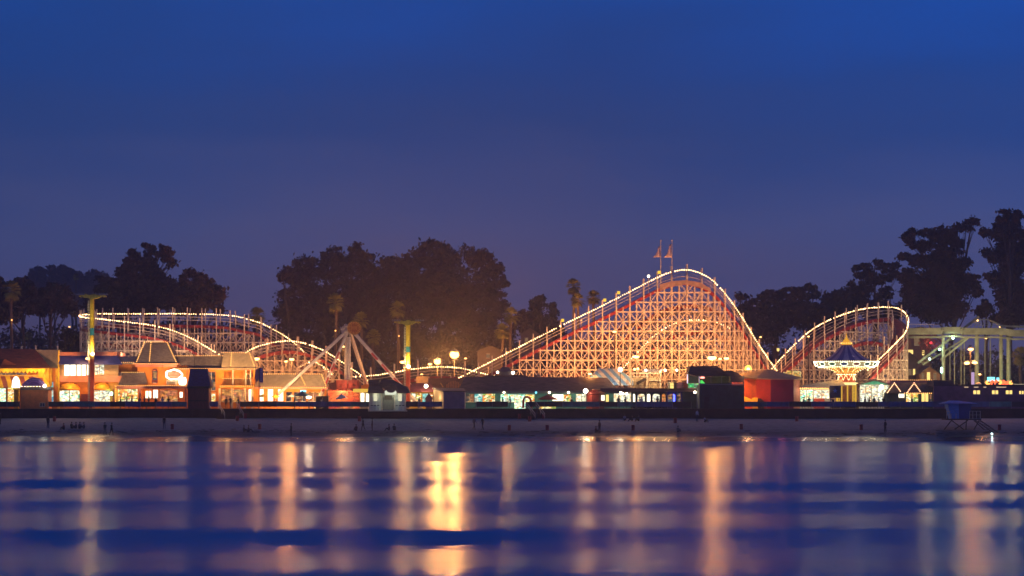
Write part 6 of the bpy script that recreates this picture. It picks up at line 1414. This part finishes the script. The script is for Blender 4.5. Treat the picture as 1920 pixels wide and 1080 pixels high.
# joints: 0 pelvis 1 waist 2 chest 3 neck 4 chin 5 head top | arms | legs | fingers are added to each wrist
def make_pose(kind):
    if kind == 'stand':
        J = {'pel': (0, 0, .95), 'wai': (0, 0, 1.12), 'che': (0, 0, 1.36), 'nec': (0, .0, 1.50), 'hd1': (0, -.02, 1.60), 'hd2': (0, -.01, 1.72),
             'sL': (-.18, 0, 1.42), 'eL': (-.24, .02, 1.14), 'wL': (-.24, -.06, .90), 'sR': (.18, 0, 1.42), 'eR': (.25, .02, 1.15), 'wR': (.22, -.1, .92),
             'hL': (-.10, 0, .90), 'kL': (-.12, -.02, .50), 'aL': (-.13, .02, .09), 'tL': (-.14, -.14, .04), 'hR': (.10, 0, .90), 'kR': (.12, -.03, .50), 'aR': (.15, .02, .09), 'tR': (.17, -.14, .04)}
    elif kind == 'walk':
        J = {'pel': (0, 0, .93), 'wai': (.01, 0, 1.10), 'che': (.03, 0, 1.35), 'nec': (.05, 0, 1.49), 'hd1': (.08, -.01, 1.59), 'hd2': (.07, -.01, 1.71),
             'sL': (.02, -.18, 1.41), 'eL': (-.1, -.22, 1.15), 'wL': (.05, -.22, .95), 'sR': (.02, .18, 1.41), 'eR': (.16, .22, 1.17), 'wR': (.30, .2, 1.0),
             'hL': (0, -.1, .89), 'kL': (.16, -.1, .50), 'aL': (.2, -.1, .09), 'tL': (.34, -.1, .05), 'hR': (0, .1, .89), 'kR': (-.08, .1, .48), 'aR': (-.3, .1, .14), 'tR': (-.18, .1, .04)}
    else:
        J = {'pel': (0, 0, .12), 'wai': (-.04, 0, .28), 'che': (-.02, 0, .52), 'nec': (.03, 0, .66), 'hd1': (.07, 0, .75), 'hd2': (.06, 0, .87),
             'sL': (0, -.18, .57), 'eL': (.16, -.22, .38), 'wL': (.36, -.14, .42), 'sR': (0, .18, .57), 'eR': (.16, .22, .38), 'wR': (.36, .12, .42),
             'hL': (.04, -.1, .12), 'kL': (.40, -.14, .42), 'aL': (.55, -.13, .09), 'tL': (.70, -.13, .04), 'hR': (.04, .1, .12), 'kR': (.40, .14, .42), 'aR': (.58, .13, .09), 'tR': (.72, .14, .04)}
    rad = {'pel': (.15, .11), 'wai': (.13, .10), 'che': (.16, .11), 'nec': .055, 'hd1': (.075, .085), 'hd2': (.075, .09), 'sL': .06, 'eL': .043, 'wL': .028, 'sR': .06, 'eR': .043, 'wR': .028, 'hL': .09, 'kL': .06, 'aL': .045, 'tL': .035, 'hR': .09, 'kR': .06, 'aR': .045, 'tR': .035}
    E = [('pel', 'wai'), ('wai', 'che'), ('che', 'nec'), ('nec', 'hd1'), ('hd1', 'hd2'), ('che', 'sL'), ('sL', 'eL'), ('eL', 'wL'), ('che', 'sR'), ('sR', 'eR'), ('eR', 'wR'), ('pel', 'hL'), ('hL', 'kL'), ('kL', 'aL'), ('aL', 'tL'), ('pel', 'hR'), ('hR', 'kR'), ('kR', 'aR'), ('aR', 'tR')]
    for s in 'LR':
        w = Vector(J['w'+s]); e = Vector(J['e'+s]); d = (w-e).normalized(); side_ = Vector((0, 1, 0)) if kind != 'stand' else Vector((0, 1, 0))
        if kind == 'sit': side_ = Vector((0, 1, 0))
        J['p'+s] = tuple(w+d*.07); rad['p'+s] = (.03, .018); E.append(('w'+s, 'p'+s))
        for f, (off, ln) in enumerate(((-.03, .06), (-.01, .078), (.01, .074), (.03, .058))):
            b = w+d*.085+side_*off; J[f'f{s}{f}'] = tuple(b); J[f'g{s}{f}'] = tuple(b+d*ln+Vector((.012, 0, -.01))); rad[f'f{s}{f}'] = .010; rad[f'g{s}{f}'] = .008; E += [('p'+s, f'f{s}{f}'), (f'f{s}{f}', f'g{s}{f}')]
        b = w+d*.03-side_*.035; J['u'+s] = tuple(b); J['v'+s] = tuple(b+d*.045-side_*.02); rad['u'+s] = .012; rad['v'+s] = .009; E += [('w'+s, 'u'+s), ('u'+s, 'v'+s)]
    ks = list(J); return ks, [J[k] for k in ks], [rad[k] for k in ks], [(ks.index(a), ks.index(b)) for a, b in E]
SKIN = mat('skin', (.35, .2, .14), .6, .1, 4); HAIR = mat('dark_hair', (.02, .015, .012), .6, .1, 8)
CL = {'dark': (.02, .02, .028), 'navy': (.02, .03, .08), 'maroon': (.10, .015, .02), 'grey': (.12, .12, .14), 'pale': (.4, .42, .5), 'red': (.25, .03, .03), 'brown': (.08, .045, .03), 'teal': (.04, .12, .14)}
for k in list(CL): mat('cloth_'+k, CL[k], .85, .2, 6)
PROTO = {}
def person_proto(kind, top, bottom):
    key = (kind, top, bottom)
    if key in PROTO: return PROTO[key]
    ks, J, rad, E = make_pose(kind)
    if (kind,) not in PROTO: PROTO[(kind,)] = person_mesh('body_'+kind, J, rad, E, None)
    me = PROTO[(kind,)].copy(); me.name = 'body'
    for n_ in ('skin', 'cloth_'+top, 'cloth_'+bottom, 'dark_hair'): me.materials.append(MATS[n_])
    zh, zw, zn = {'stand': (1.5, .98, .93), 'walk': (1.49, .97, .93), 'sit': (.67, .2, 9)}[kind]
    for p in me.polygons:
        c = p.center
        if c.z > zh: p.material_index = 0
        elif kind == 'sit': p.material_index = 2 if (c.x > .1 and (c.z < .5 and abs(c.y) < .3)) or c.z < .2 else 1
        else:
            arm = abs(c.x if kind == 'stand' else c.y) > .19
            p.material_index = (0 if c.z < .93 and arm else 1) if (c.z > zw or (arm and c.z > .8)) else (3 if c.z < .08 else 2)
        p.use_smooth = True
    h = dict(zip(ks, J))['hd2']; hb = MB(); hb.ball((h[0]-.015, h[1]+(.02 if kind == 'stand' else 0), h[2]+.005), .1, n=10, m=6, sq=(1, 1.05, .95)); hm = hb
    fb = MB(); f1 = dict(zip(ks, J))['hd1']
    fwd = Vector((0, -1, 0)) if kind == 'stand' else Vector((1, 0, 0)); sd = Vector((1, 0, 0)) if kind == 'stand' else Vector((0, 1, 0)); c = Vector(f1)+Vector((0, 0, .05))
    for s_ in (-1, 1): fb.ball(c+fwd*.085+sd*.032*s_, .010, n=6, m=4)
    PROTO[key] = (me, hm, fb, c+fwd*.095-Vector((0, 0, .03)), fwd, sd); return PROTO[key]
def person(px, py, label, kind='stand', top='dark', bottom='dark', rz=None, Y=None, z=None, group='people on the beach', h=1.0):
    # find where on the sand the feet row lies
    if Y is None:
        best = None
        for yy in np.arange(362.5, 389, .25):
            row = HY-(gz(X_(px, yy), yy)-CH)/yy*F; e = abs(row-py)
            if best is None or e < best[0]: best = (e, yy)
        Y = best[1]
    x = X_(px, Y); zz = gz(x, Y)-.015 if z is None else z
    me, hm, fb, nose, fwd, sd = person_proto(kind, top, bottom)
    t = thing('person', label, 'person', (x, Y, zz), group)
    o = bpy.data.objects.new('body', me); COL.objects.link(o); o.parent = t
    for nm, b_, mm in (('hair', hm, HAIR), ('eyes', fb, HAIR)):
        m_ = PROTO.get((nm, kind))
        if m_ is None: q = b_.build(nm, mm); m_ = q.data; bpy.data.objects.remove(q); PROTO[(nm, kind)] = m_
        q = bpy.data.objects.new(nm, m_); COL.objects.link(q); q.parent = t
    nm = PROTO.get(('nose', kind))
    if nm is None: mb = MB(); mb.add([nose+sd*.012, nose-sd*.012, nose+fwd*.022-Vector((0, 0, .012)), nose+Vector((0, 0, .03))], [(0, 2, 3), (2, 1, 3), (0, 1, 2)]); q = mb.build('nose', SKIN); nm = q.data; bpy.data.objects.remove(q); PROTO[('nose', kind)] = nm
    q = bpy.data.objects.new('nose', nm); COL.objects.link(q); q.parent = t
    t.rotation_euler = (0, 0, random.uniform(-3, 3) if rz is None else rz); t.scale = (h, h, h)
    return t
random.seed(8)
S = 'person'
for a in (
 (1, 796, 'dark figure cut by the left edge of the view', 'stand', 'dark', 'dark'), (90, 803, 'person in dark jacket and blue trousers standing left of a red barrel', 'stand', 'dark', 'navy'),
 (120, 806, 'person in red top standing at the left of the seated group', 'sit', 'red', 'dark'), (134, 803.5, 'leftmost seated person of the four below the orange shop', 'sit', 'dark', 'dark'), (143, 804, 'seated person in blue, second of the group of four', 'sit', 'navy', 'dark'), (150, 803.5, 'seated person in grey, third of the group of four', 'sit', 'grey', 'dark'), (158, 804, 'seated person at the right end of the group of four', 'sit', 'navy', 'navy'),
 (197, 816, 'person in dark top and pale trousers by the wet sand', 'walk', 'dark', 'grey'), (209, 817, 'dark clothed person beside the one in pale trousers', 'walk', 'dark', 'dark'),
 (308, 804, 'broad dark clothed person standing left of a red barrel', 'stand', 'dark', 'navy'), (457, 810, 'left of two seated people below the beach stairs', 'sit', 'dark', 'dark'), (465.5, 810, 'right of two seated people below the beach stairs', 'sit', 'brown', 'dark'),
 (546, 818, 'tall dark figure at the wet sand under the food court', 'stand', 'dark', 'dark'), (668, 808, 'person seated at the feet of the standing pair', 'sit', 'maroon', 'dark'), (681, 808, 'left of the standing pair below the white pavilion', 'walk', 'dark', 'dark'), (698, 808, 'right of the standing pair, in maroon, below the white pavilion', 'stand', 'maroon', 'maroon'),
 (730, 808, 'seated person in maroon right of the standing pair', 'sit', 'maroon', 'dark'), (739, 807, 'seated person in blue right of the one in maroon', 'sit', 'navy', 'dark'),
 (889, 806, 'faint dark figure on the sand below the arcade roof', 'walk', 'navy', 'dark'), (905, 806, 'dark figure walking just left of a red barrel', 'walk', 'brown', 'dark'),
 (1117, 812, 'left of two people huddled together on the sand', 'sit', 'maroon', 'dark'), (1124, 812, 'right of two people huddled together on the sand', 'stand', 'maroon', 'dark'),
 (1171, 789, 'person in pale shirt by the seawall below the colonnade', 'sit', 'pale', 'navy'), (1186, 790, 'seated dark figure right of the pale shirted one', 'sit', 'dark', 'dark'), (1198, 790, 'seated figure in navy at the right of the three by the wall', 'sit', 'navy', 'dark'),
 (1307, 790.5, 'person in pale top standing by the wall below the teal building', 'stand', 'pale', 'navy'), (1321, 792, 'person in pale top seated beside the standing one', 'sit', 'pale', 'dark'), (1271, 811, 'pale faint figure crouching on the lower sand', 'sit', 'grey', 'navy'),
 (1660, 811, 'lone dark figure standing left of the lifeguard tower', 'stand', 'dark', 'dark'), (1006, 785, 'person bent at the foot of the narrow stairs', 'stand', 'dark', 'navy')):
    person(a[0], a[1], a[2], *a[3:])
person(957, 0, 'pale figure walking down at the bright shop entry', 'walk', 'pale', 'grey', 2.8, 389.6, DECK, 'people on the boardwalk')
# people on the boardwalk, seen above the fence
BW = [(226, 'in dark top before the yellow lit shop', 'brown'), (238, 'in red top before the yellow lit shop', 'red'), (247, 'in dark top right of the yellow shop', 'dark'), (262, 'in grey before the orange arcade wall', 'grey'), (271, 'in maroon near the arcade window', 'maroon'), (279, 'in dark top under the arched window', 'dark'), (292, 'in black before the square lit window', 'dark'), (305, 'in pale top before the mural', 'pale'), (316, 'in brown before the mural', 'brown'), (424, 'dark figure at the top of the lit stairs', 'dark'), (432, 'in black leaning at the top of the lit stairs', 'dark'), (447, 'in dark top right of the lit stairs', 'dark'), (552, 'in brown on the dark patio', 'brown'), (561, 'in orange light on the patio edge', 'red'), (604, 'in grey behind the dark service box', 'grey'), (786, 'in grey at the red roofed stall', 'grey'), (943, 'in teal at the bright shop opening', 'teal'), (1072, 'in dark top right of the red umbrella', 'dark'), (1160, 'in black under the paired flood lamps', 'dark'), (1172, 'in brown under the paired flood lamps', 'brown'), (1200, 'dark figure in the second arch of the colonnade', 'dark'), (1203, 'pale figure in the second arch of the colonnade', 'pale'), (1233, 'in brown in the fourth arch of the colonnade', 'brown'), (1507, 'in grey at the tent stall', 'grey'), (1517, 'in dark top at the tent stall', 'dark'), (1622, 'in dark top at the green gabled stall', 'dark'), (1630, 'in brown at the green gabled stall', 'brown'), (1639, 'in black in the middle of the gabled stall queue', 'dark'), (1648, 'in grey in the gabled stall queue', 'grey'), (1657, 'in dark top at the right of the gabled stall queue', 'dark'), (1710, 'at the counter under the twin gables', 'brown')]
for i, (px, lb, c_) in enumerate(BW):
    person(px, 0, 'person '+lb, 'walk' if i % 3 else 'stand', c_, random.choice(['dark', 'navy', 'grey']), None, random.uniform(393.5, 396.3), DECK, 'people on the boardwalk', random.uniform(.94, 1.04))

# ------------------------------------------------------------------ red barrels
def barrel(px, py, label):
    best = min(((abs(HY-(gz(X_(px, yy), yy)-CH)/yy*F-py), yy) for yy in np.arange(362.5, 389, .25)))
    Y = best[1]; x = X_(px, Y); z = gz(x, Y)-.03
    t = thing('trash_barrel', label, 'barrel', (x, Y, z), 'red trash barrels on the sand')
    t.scale = (.82, .82, .84)
    for nm in ('drum', 'rim', 'liner'):
        if nm not in PROTO:
            mb = MB()
            if nm == 'drum': mb.lathe([(.27, 0), (.29, .03), (.28, .28), (.3, .3), (.28, .33), (.28, .58), (.3, .6), (.28, .63), (.29, .86)], (0, 0, 0), 14)
            elif nm == 'rim': mb.lathe([(.29, .861), (.315, .87), (.315, .90), (.26, .905)], (0, 0, 0), 14)
            else: mb.lathe([(.25, .84), (.27, .906), (.2, .93)], (0, 0, 0), 10)
            q = mb.build(nm, M['can'] if nm != 'liner' else M['dark']); PROTO[nm] = q.data; bpy.data.objects.remove(q)
        o = bpy.data.objects.new(nm, PROTO[nm]); COL.objects.link(o); o.parent = t
for px, py, lb in ((102, 790, 'red barrel right of the standing person below the corrugated kiosk'), (323, 805, 'red barrel right of the broad dark figure'), (415, 783, 'red barrel at the left foot of the lit stairs'), (445, 789, 'red barrel on the sand between the stair barrels'), (460, 783, 'red barrel at the right foot of the lit stairs'),
    (487, 805, 'red barrel below the banner pole'), (674, 790, 'red barrel by the wall below the white pavilion'), (955, 807, 'red barrel on the lower sand below the shop entry'), (974, 785, 'orange red barrel against the wall left of the narrow stairs'), (993, 790, 'red barrel in front of the narrow stairs'), (1019, 785, 'red barrel against the wall right of the narrow stairs'), (1026, 807, 'red barrel on open sand below the red umbrella'), (1187, 807, 'red barrel on the sand below the colonnade'), (1266, 793, 'red barrel by the wall left of the teal building'), (1390, 805, 'red barrel on the sand below the orange pavilion wall'), (1494, 790, 'red barrel by the wall below the tent stall'), (1615, 806, 'red barrel on the sand left of the lone dark figure'), (1874, 806, 'red barrel right of the white sand lamp')):
    barrel(px, py, lb)
# driftwood and seaweed lines on the sand
mb = MB()
for k in range(260):
    px = random.uniform(-100, 2020); Y = random.gauss(368.2, 1.3); x = X_(px, Y); z = gz(x, Y); L = random.uniform(.1, .9)
    mb.bar((x-L/2, Y, z+.02), (x+L/2, Y+random.uniform(-.1, .1), gz(x+L/2, Y)+.03), .08, .05)
o = mb.build('seaweed_scatter', mat('seaweed', (.03, .022, .02), .9, .3, 5)); tag(o, 'dark seaweed and driftwood scraps strewn along the tide line', 'seaweed', None, 'stuff')

# ------------------------------------------------------------------ night haze
def haze(density):
    mb = MB(); mb.box(-700, 700, -80, 1500, -14, 62)
    m = bpy.data.materials.new('haze_air'); m.use_nodes = True; t = m.node_tree; t.nodes.clear()
    v = nn(t, 'ShaderNodeVolumePrincipled'); v.inputs['Color'].default_value = (.86, .84, .9, 1); v.inputs['Density'].default_value = density; v.inputs['Anisotropy'].default_value = .72
    out = nn(t, 'ShaderNodeOutputMaterial'); t.links.new(v.outputs[0], out.inputs['Volume'])
    o = mb.build('haze', m); tag(o, 'thin evening sea haze over the whole bay', 'haze', None, 'stuff')
HAZE = 0.00036
if HAZE: haze(HAZE)
